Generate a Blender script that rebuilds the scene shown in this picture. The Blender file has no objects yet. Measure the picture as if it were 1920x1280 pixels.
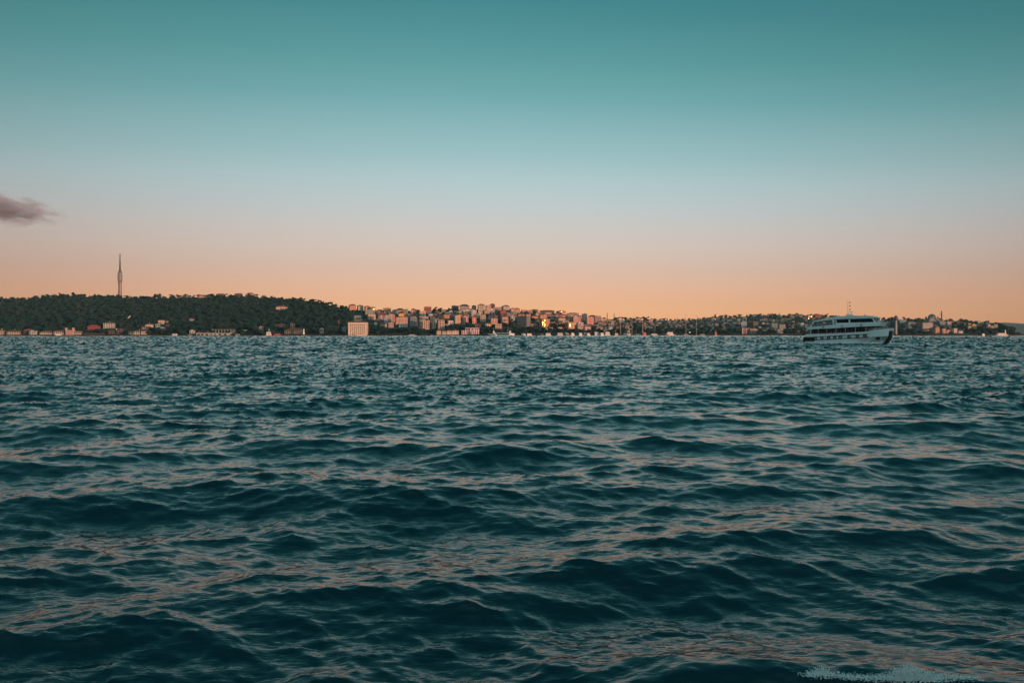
import bpy, bmesh, math, random
import numpy as np
from mathutils import Vector, Matrix

R = math.radians
rng = random.Random(11)
nrg = np.random.default_rng(5)
S = bpy.context.scene
COL = S.collection
F = 1280.0            # focal length in photograph pixels (1920 wide)
HY = 626.5            # horizon row
CH = 3.4              # eye height above the water

# ------------------------------------------------------------------ camera, sky, sun
cam_d = bpy.data.cameras.new('camera')
cam_d.sensor_width = 36.0
cam_d.lens = 24.0
cam_d.shift_y = -(640 - HY) / 1920.0
cam_d.clip_start = 0.1
cam_d.clip_end = 40000
cam = bpy.data.objects.new('camera', cam_d)
COL.objects.link(cam)
cam.location = (0, 0, CH)
cam.rotation_euler = (R(90), 0, 0)
S.camera = cam

S.view_settings.view_transform = 'Standard'
S.view_settings.look = 'None'
S.view_settings.gamma = 1
S.view_settings.exposure = 0
S.view_settings.use_curve_mapping = False
S.cycles.use_denoising = True
S.cycles.max_bounces = 6
S.cycles.glossy_bounces = 3
S.cycles.volume_bounces = 0
S.cycles.volume_step_rate = 1.0
S.cycles.sample_clamp_indirect = 20

HAZE = 3.3e-5
SUN_AZ = 54.0         # degrees to the right of straight behind the camera
SUN_EL = 2.6
sun_dir = Vector((math.sin(R(SUN_AZ)) * math.cos(R(SUN_EL)), -math.cos(R(SUN_AZ)) * math.cos(R(SUN_EL)), math.sin(R(SUN_EL))))
sd = bpy.data.lights.new('sun', 'SUN')
sd.energy = 5.0
sd.angle = R(0.6)
sd.color = (1.0, 0.45, 0.25)
so = bpy.data.objects.new('sun', sd)
COL.objects.link(so)
so.location = sun_dir * 50
so.rotation_euler = sun_dir.to_track_quat('Z', 'Y').to_euler()

def srgb(*c):
    o = []
    for v in c:
        v = v / 255.0
        o.append(v / 12.92 if v <= 0.04045 else ((v + 0.055) / 1.055) ** 2.4)
    return tuple(o)

W = bpy.data.worlds.new('World')
S.world = W
W.use_nodes = True
wn = W.node_tree
wn.nodes.clear()
def wnode(t, **k):
    n = wn.nodes.new(t)
    for a, b in k.items():
        setattr(n, a, b)
    return n
def wmath(op, a, b=None, c=None, clamp=False):
    n = wnode('ShaderNodeMath', operation=op, use_clamp=clamp)
    for i, v in enumerate((a, b, c)):
        if v is None:
            continue
        if isinstance(v, (int, float)):
            n.inputs[i].default_value = v
        else:
            wn.links.new(v, n.inputs[i])
    return n.outputs[0]
tc = wnode('ShaderNodeTexCoord')
nv = wnode('ShaderNodeVectorMath', operation='NORMALIZE')
wn.links.new(tc.outputs['Generated'], nv.inputs[0])
sp = wnode('ShaderNodeSeparateXYZ')
wn.links.new(nv.outputs[0], sp.inputs[0])
elev = wmath('MULTIPLY', wmath('ARCSINE', sp.outputs[2]), 180 / math.pi)
hl = wmath('SQRT', wmath('ADD', wmath('MULTIPLY', sp.outputs[0], sp.outputs[0]), wmath('MULTIPLY', sp.outputs[1], sp.outputs[1])))
cosaz = wmath('DIVIDE', sp.outputs[1], wmath('MAXIMUM', hl, 0.001))
sinaz = wmath('DIVIDE', sp.outputs[0], wmath('MAXIMUM', hl, 0.001))
# the warm band lies lower to both sides, most so on the right
squeeze = wmath('ADD', wmath('ADD', 1.0, wmath('MULTIPLY', wmath('MINIMUM', wmath('SUBTRACT', 1.0, cosaz), 0.5), 1.0)), wmath('MULTIPLY', sinaz, 0.10))
pos = wmath('DIVIDE', wmath('MULTIPLY', elev, squeeze), 60.0, clamp=True)
ramp = wnode('ShaderNodeValToRGB')
wn.links.new(pos, ramp.inputs[0])
def row_el(y):
    return math.degrees(math.atan((HY - y) / F))
SKY = [(627, (235, 175, 138)), (604, (237, 181, 143)), (580, (236, 186, 149)), (555, (231, 186, 156)), (528, (224, 188, 166)), (500, (216, 191, 175)), (465, (211, 197, 187)),
       (430, (204, 200, 195)), (390, (192, 202, 202)), (340, (177, 201, 204)), (290, (155, 192, 196)), (240, (138, 183, 187)),
       (180, (113, 170, 174)), (100, (90, 154, 158)), (0, (69, 136, 142)), (-200, (55, 124, 132)), (-700, (44, 112, 122)), (-1400, (38, 102, 114))]
el = ramp.color_ramp.elements
while len(el) > 1:
    el.remove(el[0])
el[0].position = 0
def unhaze(y, c):
    # colour the clear sky must have so that, seen through the air layer, it arrives as c
    s_ = max(math.sin(R(row_el(y))), 1e-4)
    T = math.exp(-HAZE * min(12500, 557 / s_))
    return (*[max(0.0, (v - (1 - T) * a)) / T for v, a in zip(srgb(*c), (.22, .36, .38))], 1)
el[0].color = unhaze(*SKY[0])
for y, c in SKY[1:]:
    e = el.new(min(1, row_el(y) / 60.0))
    e.color = unhaze(y, c)
# the sky is brightest straight over the far shore and dims to both sides, mostly low down
low = wmath('POWER', 2.718, wmath('MULTIPLY', elev, -1 / 24.0))
dim = wmath('SUBTRACT', 1.0, wmath('MULTIPLY', wmath('MULTIPLY', wmath('MINIMUM', wmath('SUBTRACT', 1.0, cosaz), 0.36), 1.6), low))
dimc = wnode('ShaderNodeCombineXYZ')
wn.links.new(dim, dimc.inputs[0])
wn.links.new(wmath('POWER', dim, 1.25), dimc.inputs[1])
wn.links.new(wmath('POWER', dim, 1.28), dimc.inputs[2])
mul = wnode('ShaderNodeVectorMath', operation='MULTIPLY')
wn.links.new(ramp.outputs[0], mul.inputs[0])
wn.links.new(dimc.outputs[0], mul.inputs[1])
# the afterglow round the sun, behind the camera
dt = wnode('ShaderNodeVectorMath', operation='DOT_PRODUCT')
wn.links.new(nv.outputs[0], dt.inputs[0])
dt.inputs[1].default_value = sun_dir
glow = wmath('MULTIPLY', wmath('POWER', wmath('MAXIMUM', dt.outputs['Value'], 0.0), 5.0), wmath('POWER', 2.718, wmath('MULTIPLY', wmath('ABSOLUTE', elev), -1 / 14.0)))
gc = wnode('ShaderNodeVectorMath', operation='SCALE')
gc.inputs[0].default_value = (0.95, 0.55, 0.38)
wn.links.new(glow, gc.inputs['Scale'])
# the whole western half of the sky is brighter than the east that the camera sees
dw = wnode('ShaderNodeVectorMath', operation='DOT_PRODUCT')
wn.links.new(nv.outputs[0], dw.inputs[0])
dw.inputs[1].default_value = Vector((0.1, -1, 0.35)).normalized()
gw = wnode('ShaderNodeVectorMath', operation='SCALE')
gw.inputs[0].default_value = (0.34, 0.50, 0.50)
wn.links.new(wmath('POWER', wmath('MAXIMUM', dw.outputs['Value'], 0.0), 1.7), gw.inputs['Scale'])
ad0 = wnode('ShaderNodeVectorMath', operation='ADD')
wn.links.new(mul.outputs[0], ad0.inputs[0])
wn.links.new(gw.outputs[0], ad0.inputs[1])
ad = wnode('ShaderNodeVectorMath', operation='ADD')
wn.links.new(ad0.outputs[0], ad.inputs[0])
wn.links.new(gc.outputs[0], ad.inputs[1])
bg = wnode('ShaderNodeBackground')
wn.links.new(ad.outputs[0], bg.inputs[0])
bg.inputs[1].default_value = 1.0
sk = wnode('ShaderNodeTexSky')
sk.sky_type = 'NISHITA'
sk.sun_disc = False
sk.sun_elevation = R(SUN_EL)
sk.sun_rotation = R(180 - SUN_AZ)
bg2 = wnode('ShaderNodeBackground')
wn.links.new(sk.outputs[0], bg2.inputs[0])
bg2.inputs[1].default_value = 0.004
ads = wnode('ShaderNodeAddShader')
wn.links.new(bg.outputs[0], ads.inputs[0])
wn.links.new(bg2.outputs[0], ads.inputs[1])
wo = wnode('ShaderNodeOutputWorld')
wn.links.new(ads.outputs[0], wo.inputs[0])

# ------------------------------------------------------------------ helpers
def tag(o, label=None, cat=None, group=None, kind=None):
    if label: o['label'] = label
    if cat: o['category'] = cat
    if group: o['group'] = group
    if kind: o['kind'] = kind
    return o

def link(name, me, mat=None, parent=None, color=None):
    o = bpy.data.objects.new(name, me)
    COL.objects.link(o)
    if mat is not None and not me.materials:
        me.materials.append(mat)
    if parent is not None:
        o.parent = parent
    if color is not None:
        o.color = (*color[:3], 1)
    return o

def empty(name, loc=(0, 0, 0), rz=0):
    o = bpy.data.objects.new(name, None)
    o.empty_display_size = 1
    COL.objects.link(o)
    o.location = loc
    o.rotation_euler = (0, 0, rz)
    return o

class MB:
    def __init__(s):
        s.v, s.f, s.sm = [], [], []
    def add(s, v, f, smooth=False):
        n = len(s.v)
        s.v += [tuple(p) for p in v]
        s.f += [tuple(i + n for i in q) for q in f]
        s.sm += [smooth] * len(f)
        return s
    def box(s, x0, x1, y0, y1, z0, z1):
        return s.add([(x0, y0, z0), (x1, y0, z0), (x1, y1, z0), (x0, y1, z0), (x0, y0, z1), (x1, y0, z1), (x1, y1, z1), (x0, y1, z1)],
                     [(0, 3, 2, 1), (4, 5, 6, 7), (0, 1, 5, 4), (1, 2, 6, 5), (2, 3, 7, 6), (3, 0, 4, 7)])
    def hip(s, x0, x1, y0, y1, z0, z1, frac=0.5, t=0.25):
        w, d = x1 - x0, y1 - y0
        cx, cy = (x0 + x1) / 2, (y0 + y1) / 2
        if w >= d:
            a, b = (cx - (w - d * frac * 1.6) / 2, cy), (cx + (w - d * frac * 1.6) / 2, cy)
        else:
            a, b = (cx, cy - (d - w * frac * 1.6) / 2), (cx, cy + (d - w * frac * 1.6) / 2)
        if w >= d:
            f = [(4, 5, 9, 8), (5, 6, 9), (6, 7, 8, 9), (7, 4, 8)]
        else:
            f = [(4, 5, 8), (5, 6, 9, 8), (6, 7, 9), (7, 4, 8, 9)]
        v = [(x0, y0, z0), (x1, y0, z0), (x1, y1, z0), (x0, y1, z0), (x0, y0, z0 + t), (x1, y0, z0 + t), (x1, y1, z0 + t), (x0, y1, z0 + t), (*a, z1), (*b, z1)]
        return s.add(v, f + [(0, 3, 2, 1), (0, 1, 5, 4), (1, 2, 6, 5), (2, 3, 7, 6), (3, 0, 4, 7)])
    def gable(s, x0, x1, y0, y1, z0, z1, along='y', t=0.25):
        cx, cy = (x0 + x1) / 2, (y0 + y1) / 2
        v = [(x0, y0, z0), (x1, y0, z0), (x1, y1, z0), (x0, y1, z0), (x0, y0, z0 + t), (x1, y0, z0 + t), (x1, y1, z0 + t), (x0, y1, z0 + t)]
        if along == 'y':
            v += [(cx, y0, z1), (cx, y1, z1)]
            f = [(4, 5, 8), (5, 6, 9, 8), (6, 7, 9), (7, 4, 8, 9)]
        else:
            v += [(x0, cy, z1), (x1, cy, z1)]
            f = [(4, 5, 9, 8), (5, 6, 9), (6, 7, 8, 9), (7, 4, 8)]
        return s.add(v, f + [(0, 3, 2, 1), (0, 1, 5, 4), (1, 2, 6, 5), (2, 3, 7, 6), (3, 0, 4, 7)])
    def lathe(s, prof, n=16, c=(0, 0), smooth=True, cap=True):
        v = []
        for r, z in prof:
            for i in range(n):
                a = 2 * math.pi * i / n
                v.append((c[0] + r * math.cos(a), c[1] + r * math.sin(a), z))
        f = []
        for j in range(len(prof) - 1):
            for i in range(n):
                i2 = (i + 1) % n
                f.append((j * n + i, j * n + i2, (j + 1) * n + i2, (j + 1) * n + i))
        if cap:
            f.append(tuple(range(n - 1, -1, -1)))
            f.append(tuple((len(prof) - 1) * n + i for i in range(n)))
        return s.add(v, f, smooth)
    def tube(s, a, b, r, r2=None, n=8):
        a, b = Vector(a), Vector(b)
        r2 = r if r2 is None else r2
        d = (b - a).normalized()
        u = d.orthogonal().normalized()
        w = d.cross(u)
        v = []
        for p, q in ((a, r), (b, r2)):
            for i in range(n):
                t = 2 * math.pi * i / n
                v.append(p + (u * math.cos(t) + w * math.sin(t)) * q)
        f = [(i, (i + 1) % n, n + (i + 1) % n, n + i) for i in range(n)]
        f += [tuple(range(n - 1, -1, -1)), tuple(n + i for i in range(n))]
        return s.add(v, f, False)
    def prism(s, pts, y0, y1):
        """polygon in x-z, extruded along y"""
        n = len(pts)
        v = [(x, y0, z) for x, z in pts] + [(x, y1, z) for x, z in pts]
        f = [tuple(range(n)), tuple(range(2 * n - 1, n - 1, -1))]
        f += [(i, n + i, n + (i + 1) % n, (i + 1) % n) for i in range(n)]
        return s.add(v, f)
    def mesh(s, name):
        me = bpy.data.meshes.new(name)
        me.from_pydata(s.v, [], s.f)
        me.polygons.foreach_set('use_smooth', s.sm)
        me.update()
        return me
    def build(s, name, mat, parent=None, color=None):
        return link(name, s.mesh(name), mat, parent, color)

def npmesh(name, V, Q, smooth=True):
    """V (n,3), Q (m,4) or (m,3)"""
    me = bpy.data.meshes.new(name)
    k = Q.shape[1]
    me.vertices.add(len(V))
    me.vertices.foreach_set('co', V.astype(np.float32).ravel())
    me.loops.add(Q.size)
    me.loops.foreach_set('vertex_index', Q.astype(np.int32).ravel())
    me.polygons.add(len(Q))
    me.polygons.foreach_set('loop_start', np.arange(0, Q.size, k, dtype=np.int32))
    me.polygons.foreach_set('use_smooth', np.full(len(Q), smooth))
    me.update(calc_edges=True)
    return me

def mat(name, color=(0.5, 0.5, 0.5), rough=0.8, metal=0.0, spec=0.5, objcol=False, noise=0.0, nscale=1.0, bump=0.0, attr=None, ior=None):
    m = bpy.data.materials.new(name)
    m.use_nodes = True
    nt = m.node_tree
    b = nt.nodes['Principled BSDF']
    b.inputs['Base Color'].default_value = (*color, 1)
    b.inputs['Roughness'].default_value = rough
    b.inputs['Metallic'].default_value = metal
    b.inputs['Specular IOR Level'].default_value = spec
    if ior: b.inputs['IOR'].default_value = ior
    src = None
    if objcol:
        oi = nt.nodes.new('ShaderNodeObjectInfo')
        src = oi.outputs['Color']
    if attr:
        a = nt.nodes.new('ShaderNodeAttribute')
        a.attribute_name = attr
        src = a.outputs['Color']
    tcn = nt.nodes.new('ShaderNodeTexCoord')
    if noise:
        nz = nt.nodes.new('ShaderNodeTexNoise')
        nz.inputs['Scale'].default_value = nscale
        nz.inputs['Detail'].default_value = 4
        nt.links.new(tcn.outputs['Object'], nz.inputs['Vector'])
        mr = nt.nodes.new('ShaderNodeMapRange')
        mr.inputs['From Min'].default_value = 0.3
        mr.inputs['From Max'].default_value = 0.7
        mr.inputs['To Min'].default_value = 1 - noise
        mr.inputs['To Max'].default_value = 1 + noise * 0.5
        nt.links.new(nz.outputs['Fac'], mr.inputs['Value'])
        sc = nt.nodes.new('ShaderNodeVectorMath')
        sc.operation = 'SCALE'
        if src is not None:
            nt.links.new(src, sc.inputs[0])
        else:
            sc.inputs[0].default_value = color
        nt.links.new(mr.outputs[0], sc.inputs['Scale'])
        src = sc.outputs[0]
        if bump:
            bp = nt.nodes.new('ShaderNodeBump')
            bp.inputs['Strength'].default_value = bump
            bp.inputs['Distance'].default_value = 0.1
            nt.links.new(nz.outputs['Fac'], bp.inputs['Height'])
            nt.links.new(bp.outputs[0], b.inputs['Normal'])
    if src is not None:
        nt.links.new(src, b.inputs['Base Color'])
    return m

M = {}
M['plaster'] = mat('plaster', objcol=True, rough=0.85, noise=0.18, nscale=0.25)
M['rooftile'] = mat('roof_tile', objcol=True, rough=0.85, noise=0.3, nscale=0.5)
M['glass'] = mat('window_glass', (0.008, 0.011, 0.013), rough=0.14, spec=0.4)
M['mirror_glass'] = mat('sun_flash_glass', (0.34, 0.20, 0.075), rough=0.26, metal=1.0)  # orange metallic base puts the sun flash's hue and strength into the pane
M['dull_glass'] = mat('matte_glass', (0.01, 0.012, 0.014), rough=0.55, spec=0.2)  # same windows made rough, so these panes do not flash
M['white'] = mat('white_paint', (0.80, 0.82, 0.81), rough=0.4, noise=0.08, nscale=0.6)
M['offwhite'] = mat('off_white_paint', (0.55, 0.56, 0.54), rough=0.5, noise=0.1, nscale=0.5)
M['dark'] = mat('dark_rubber', (0.012, 0.013, 0.014), rough=0.7)
M['paint'] = mat('coloured_paint', objcol=True, rough=0.5, noise=0.08, nscale=0.5)
M['bark'] = mat('bark', (0.05, 0.04, 0.03), rough=0.95)
M['stone'] = mat('quay_stone', (0.045, 0.046, 0.045), rough=0.9, noise=0.3, nscale=0.15)
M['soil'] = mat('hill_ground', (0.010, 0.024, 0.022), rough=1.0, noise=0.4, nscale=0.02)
M['tinted'] = mat('tinted_walls', attr='tint', rough=0.85)
M['metal'] = mat('grey_metal', (0.3, 0.31, 0.32), rough=0.45, metal=0.4)

def leafmat(name, base, var):
    m = bpy.data.materials.new(name)
    m.use_nodes = True
    nt = m.node_tree
    b = nt.nodes['Principled BSDF']
    b.inputs['Roughness'].default_value = 0.9
    b.inputs['Specular IOR Level'].default_value = 0.15
    oi = nt.nodes.new('ShaderNodeObjectInfo')
    at = nt.nodes.new('ShaderNodeAttribute')
    at.attribute_name = 'tone'
    a = nt.nodes.new('ShaderNodeMath')
    a.operation = 'ADD'
    nt.links.new(oi.outputs['Random'], a.inputs[0])
    nt.links.new(at.outputs['Fac'], a.inputs[1])
    fr = nt.nodes.new('ShaderNodeMath')
    fr.operation = 'FRACT'
    nt.links.new(a.outputs[0], fr.inputs[0])
    r = nt.nodes.new('ShaderNodeValToRGB')
    nt.links.new(fr.outputs[0], r.inputs[0])
    e = r.color_ramp.elements
    e[0].position = 0; e[0].color = (*base, 1)
    e[1].position = 1; e[1].color = (*var[-1], 1)
    for i, c in enumerate(var[:-1]):
        q = e.new((i + 1) / len(var)); q.color = (*c, 1)
    nt.links.new(r.outputs[0], b.inputs['Base Color'])
    return m
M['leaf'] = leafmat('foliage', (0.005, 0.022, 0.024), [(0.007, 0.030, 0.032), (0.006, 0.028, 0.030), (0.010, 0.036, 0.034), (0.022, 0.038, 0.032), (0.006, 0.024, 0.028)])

# ------------------------------------------------------------------ sea
def tile(L, N, lmin, lmax, lp, spread, seed, std, rot=0.0, power=4.0):
    g = np.random.default_rng(seed)
    k1 = 2 * np.pi * np.fft.fftfreq(N, L / N)
    kx, ky = np.meshgrid(k1, k1, indexing='ij')
    k = np.sqrt(kx ** 2 + ky ** 2)
    k[0, 0] = 1
    kp = 2 * np.pi / lp
    P = np.exp(-(kp / k) ** 2) / k ** power
    lam = 2 * np.pi / k
    P *= 1 / (1 + np.exp(-(lam - lmin) / (0.15 * lmin))) * 1 / (1 + np.exp((lam - lmax) / (0.15 * lmax)))
    wx, wy = math.sin(rot), math.cos(rot)
    c = np.abs(kx * wx + ky * wy) / k
    P *= c ** (2 * spread) + 0.05
    P[0, 0] = 0
    H = np.sqrt(P) * (g.standard_normal((N, N)) + 1j * g.standard_normal((N, N)))
    h = np.fft.ifft2(H).real
    s = std / h.std()
    dx = np.fft.ifft2(1j * kx / k * H).real
    dy = np.fft.ifft2(1j * ky / k * H).real
    return (np.stack([h * s, dx * s, dy * s], -1)).astype(np.float32), L

def sample(t, x, y, ang):
    T, L = t
    N = T.shape[0]
    ca, sa = math.cos(ang), math.sin(ang)
    u = ((x * ca + y * sa) / L * N) % N
    v = ((-x * sa + y * ca) / L * N) % N
    i, j = np.floor(u).astype(np.int32), np.floor(v).astype(np.int32)
    fu, fv = (u - i).astype(np.float32), (v - j).astype(np.float32)
    def w(f):
        return [(-f ** 3 + 2 * f ** 2 - f) / 2, (3 * f ** 3 - 5 * f ** 2 + 2) / 2, (-3 * f ** 3 + 4 * f ** 2 + f) / 2, (f ** 3 - f ** 2) / 2]
    wu, wv = w(fu), w(fv)
    out = np.zeros((len(x), 3), np.float32)
    for a in range(4):
        for b in range(4):
            out += T[(i + a - 1) % N, (j + b - 1) % N] * (wu[a] * wv[b])[:, None]
    dx = out[:, 1] * ca - out[:, 2] * sa
    dy = out[:, 1] * sa + out[:, 2] * ca
    return out[:, 0], dx, dy

RATIO = 0.0055
rr = [2.2]
while rr[-1] < 14000:
    rr.append(rr[-1] + max(0.032, rr[-1] * (RATIO if rr[-1] < 900 else 0.014 if rr[-1] < 2600 else 0.05)))
rr = np.array(rr)
fine = np.concatenate([np.linspace(-82, -48, 90)[:-1], np.linspace(-48, 48, 711), np.linspace(48, 82, 90)[1:]])
coarse = np.linspace(82, 278, 46)[1:]
ang = np.radians(np.concatenate([fine, coarse[:-1]]))
nr, na = len(rr), len(ang)
RR, AA = np.meshgrid(rr, ang, indexing='ij')
X0 = (RR * np.sin(AA)).ravel()
Y0 = (RR * np.cos(AA)).ravel()
r_ = RR.ravel()
tA = tile(97.0, 2048, 0.9, 26.0, 6.0, 2.6, 3, 0.060, R(6), 3.55)
tB = tile(13.7, 1024, 0.10, 1.0, 50.0, 1.0, 8, 0.0110, R(-8), 3.9)
tG = tile(300.0, 256, 14.0, 140.0, 60.0, 0.1, 21, 1.0)
tC = tile(180.0, 1024, 4.5, 15.0, 8.0, 6.0, 14, 0.075, R(-10), 3.5)
ha, ax_, ay_ = sample(tA, X0, Y0, R(7))
hc, cx_, cy_ = sample(tC, X0, Y0, R(3))
hb, bx_, by_ = sample(tB, X0, Y0, R(-23))
hg, _, _ = sample(tG, X0, Y0, 0.4)
gust = np.clip(1.0 + 0.28 * hg, 0.45, 1.7)
fa = np.clip((r_ / 60) ** 0.9, 1, 9) * (r_ < 1320)
fb = (1 - np.clip((r_ - 150) / 150, 0, 1)) * gust * np.clip((r_ / 11) ** .75, 1, 3.6)
side = np.tile(np.concatenate([np.ones(len(fine)), np.full(len(coarse) - 1, 0.3)]), nr)
fa *= side; fb *= side
# the breaker at the foot of the frame, right
dline = Y0 - (6.60 - 0.05 * (X0 - 2.6) ** 2 * (X0 > 2.6) - .02 * (X0 - 2.6) ** 2)
env = np.clip((X0 - 0.2) / 1.5, 0, 1) * np.clip((6.5 - X0) / 1.6, 0, 1)
calm = 1 - .45 * env * np.exp(-(dline / 0.7) ** 2)
fa *= calm; fb *= calm
brk = 0.20 * env * np.where(dline < 0, np.exp(-(dline / 0.34) ** 2), np.exp(-(dline / 0.8) ** 2))
fc = calm * side * (r_ < 600)
Z = ha * fa + hb * fb + hc * fc + brk
X = X0 + (ax_ * fa + bx_ * fb + cx_ * fc) * 0.95
Y = Y0 + (ay_ * fa + by_ * fb + cy_ * fc) * 0.95
V = np.stack([X, Y, Z], -1)
V_SEA = V
ii, jj = np.meshgrid(np.arange(nr - 1), np.arange(na), indexing='ij')
j2 = (jj + 1) % na
Q = np.stack([ii * na + jj, (ii + 1) * na + jj, (ii + 1) * na + j2, ii * na + j2], -1).reshape(-1, 4)
me = npmesh('sea', V, Q)
at = me.attributes.new('ripple', 'FLOAT', 'POINT')
rip = (0.55 + 0.45 * gust) * 1.0
at.data.foreach_set('value', (rip * np.where(r_ < 1320, 1, .05)).astype(np.float32))
at = me.attributes.new('chop', 'FLOAT', 'POINT')
at.data.foreach_set('value', (np.clip((r_ - 45) / 150, 0, 1) * np.where(r_ < 1320, 1, .03)).astype(np.float32))
at = me.attributes.new('swell', 'FLOAT', 'POINT')
at.data.foreach_set('value', (np.clip((r_ - 260) / 600, 0, 1) * np.where(r_ < 1320, 1, .03)).astype(np.float32))

wm = bpy.data.materials.new('sea_water')
wm.use_nodes = True
nt = wm.node_tree
b = nt.nodes['Principled BSDF']
b.inputs['Base Color'].default_value = (0.0008, 0.017, 0.023, 1)
b.inputs['Roughness'].default_value = 0.07
b.inputs['IOR'].default_value = 1.54
b.inputs['Specular Tint'].default_value = (0.74, 1.0, 1.02, 1)
tcn = nt.nodes.new('ShaderNodeTexCoord')
def bumpnode(scale, stretch, rot, dist, attr, prev, detail=3, gain=1.0):
    mp = nt.nodes.new('ShaderNodeMapping')
    mp.inputs['Rotation'].default_value = (0, 0, rot)
    mp.inputs['Scale'].default_value = (1 / stretch, 1, 1)
    nt.links.new(tcn.outputs['Object'], mp.inputs['Vector'])
    nz = nt.nodes.new('ShaderNodeTexNoise')
    nz.inputs['Scale'].default_value = scale
    nz.inputs['Detail'].default_value = detail
    nz.inputs['Roughness'].default_value = 0.55
    nz.inputs['Distortion'].default_value = 0.4
    nt.links.new(mp.outputs[0], nz.inputs['Vector'])
    a = nt.nodes.new('ShaderNodeAttribute')
    a.attribute_name = attr
    mu = nt.nodes.new('ShaderNodeMath')
    mu.operation = 'MULTIPLY'
    nt.links.new(nz.outputs['Fac'], mu.inputs[0])
    nt.links.new(a.outputs['Fac'], mu.inputs[1])
    bp = nt.nodes.new('ShaderNodeBump')
    bp.inputs['Strength'].default_value = 1.0
    bp.inputs['Distance'].default_value = dist * gain
    nt.links.new(mu.outputs[0], bp.inputs['Height'])
    if prev is not None:
        nt.links.new(prev, bp.inputs['Normal'])
    return bp.outputs[0]
n1 = bumpnode(8.0, 2.8, 0.15, 0.0145, 'ripple', None, 3, 1.0)
n2 = bumpnode(1.6, 2.2, -0.1, 0.14, 'chop', n1, 3)
n3 = bumpnode(0.35, 2.4, 0.05, 0.3, 'swell', n2, 2)
nt.links.new(n3, b.inputs['Normal'])
sea = link('sea', me, wm)
tag(sea, kind='structure')
# ------------------------------------------------------------------ terrain
# columns: picture column, skyline row of the ground, distance of the shore, distance of the ridge
TP = [(-900, 585, 1250, 2300), (-300, 575, 1300, 2300), (-60, 567, 1330, 2300), (0, 564, 1350, 2300), (60, 560, 1350, 2300), (100, 556, 1350, 2300), (140, 554, 1350, 2300), (180, 558, 1350, 2300),
      (225, 557, 1350, 2300), (260, 560, 1350, 2300), (300, 559, 1350, 2300), (340, 558, 1350, 2300), (400, 556, 1350, 2300), (460, 557, 1350, 2300), (520, 560, 1350, 2250),
      (560, 562, 1350, 2200), (600, 569, 1350, 2100), (640, 577, 1350, 2000), (700, 584, 1360, 1950), (760, 584, 1360, 1950), (800, 583, 1360, 1950), (840, 580, 1360, 1950), (900, 580, 1360, 1950),
      (950, 581, 1370, 1950), (1000, 587, 1400, 2000), (1050, 590, 1420, 2050), (1090, 595, 1440, 2100), (1130, 599, 1480, 2300), (1160, 600, 1520, 2500), (1200, 600, 1600, 2900),
      (1240, 602, 1700, 3300), (1300, 601, 1750, 3500), (1350, 596, 1750, 3500), (1400, 593, 1750, 3500), (1450, 592, 1750, 3300), (1500, 591, 1750, 3200), (1550, 594, 1750, 3000),
      (1600, 599, 1740, 2800), (1650, 601, 1720, 2500), (1700, 602, 1710, 2300), (1750, 601, 1700, 2200), (1800, 604, 1700, 2150), (1850, 607, 1700, 2100), (1880, 612, 1700, 2000),
      (1905, 622, 1705, 1900), (1925, 627.0, 1720, 1850), (1960, 628.5, 1750, 1850), (2600, 628.8, 1760, 1850)]
TPa = np.array(TP, float)
def tp(px):
    return (np.interp(px, TPa[:, 0], TPa[:, 1]), np.interp(px, TPa[:, 0], TPa[:, 2]), np.interp(px, TPa[:, 0], TPa[:, 3]))
QZ = 1.3
def slope_at(px, Y):
    py, y0, yr = tp(px)
    er = (HY - py) / F
    e0 = (QZ - CH) / y0
    t = np.clip((Y - y0) / (yr - y0), 0, 1)
    return e0 + (er - e0) * t ** 0.85
def ground_z(X, Y):
    px = 960 + F * X / Y
    py, y0, yr = tp(px)
    z = CH + slope_at(px, np.minimum(Y, yr)) * np.minimum(Y, yr)
    return np.where(Y > yr, z - (Y - yr) * 0.06, z)
def ground_Y(px, py):
    pr, y0, yr = tp(px)
    er = (HY - pr) / F
    e0 = (QZ - CH) / y0
    e = (HY - py) / F
    t = min(1, max(0.0, (e - e0) / max(1e-6, er - e0))) ** (1 / 0.85)
    return float(y0 + (yr - y0) * t)
def pxX(px, Y):
    return (px - 960) * Y / F
def pyZ(py, Y):
    return CH + (HY - py) * Y / F

pxs = np.concatenate([np.arange(-900, -20, 40), np.arange(-20, 1960, 8), np.arange(1960, 2601, 40)]).astype(float)
ts = np.concatenate([np.linspace(0, 1, 56), [1.15, 1.4, 1.8, 2.4, 3.2]])
PX, TT = np.meshgrid(pxs, ts, indexing='ij')
py_, y0_, yr_ = tp(PX)
YY = y0_ + (yr_ - y0_) * TT
XX = (PX - 960) * YY / F
ZZ = ground_z(XX, YY)
bz = 1.6 * np.sin(XX * 0.031 + YY * 0.017) * np.sin(YY * 0.023 - XX * 0.011) * np.clip(TT * 6, 0, 1) * np.clip((1 - TT) * 6, 0, 1)
ZZ = np.maximum(ZZ + bz, -3)
a_, b_ = len(pxs), len(ts)
i2, j2_ = np.meshgrid(np.arange(a_ - 1), np.arange(b_ - 1), indexing='ij')
Qt = np.stack([i2 * b_ + j2_, (i2 + 1) * b_ + j2_, (i2 + 1) * b_ + j2_ + 1, i2 * b_ + j2_ + 1], -1).reshape(-1, 4)
tag(link('hill', npmesh('hill', np.stack([XX, YY, ZZ], -1).reshape(-1, 3), Qt), M['soil']), kind='structure')
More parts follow.
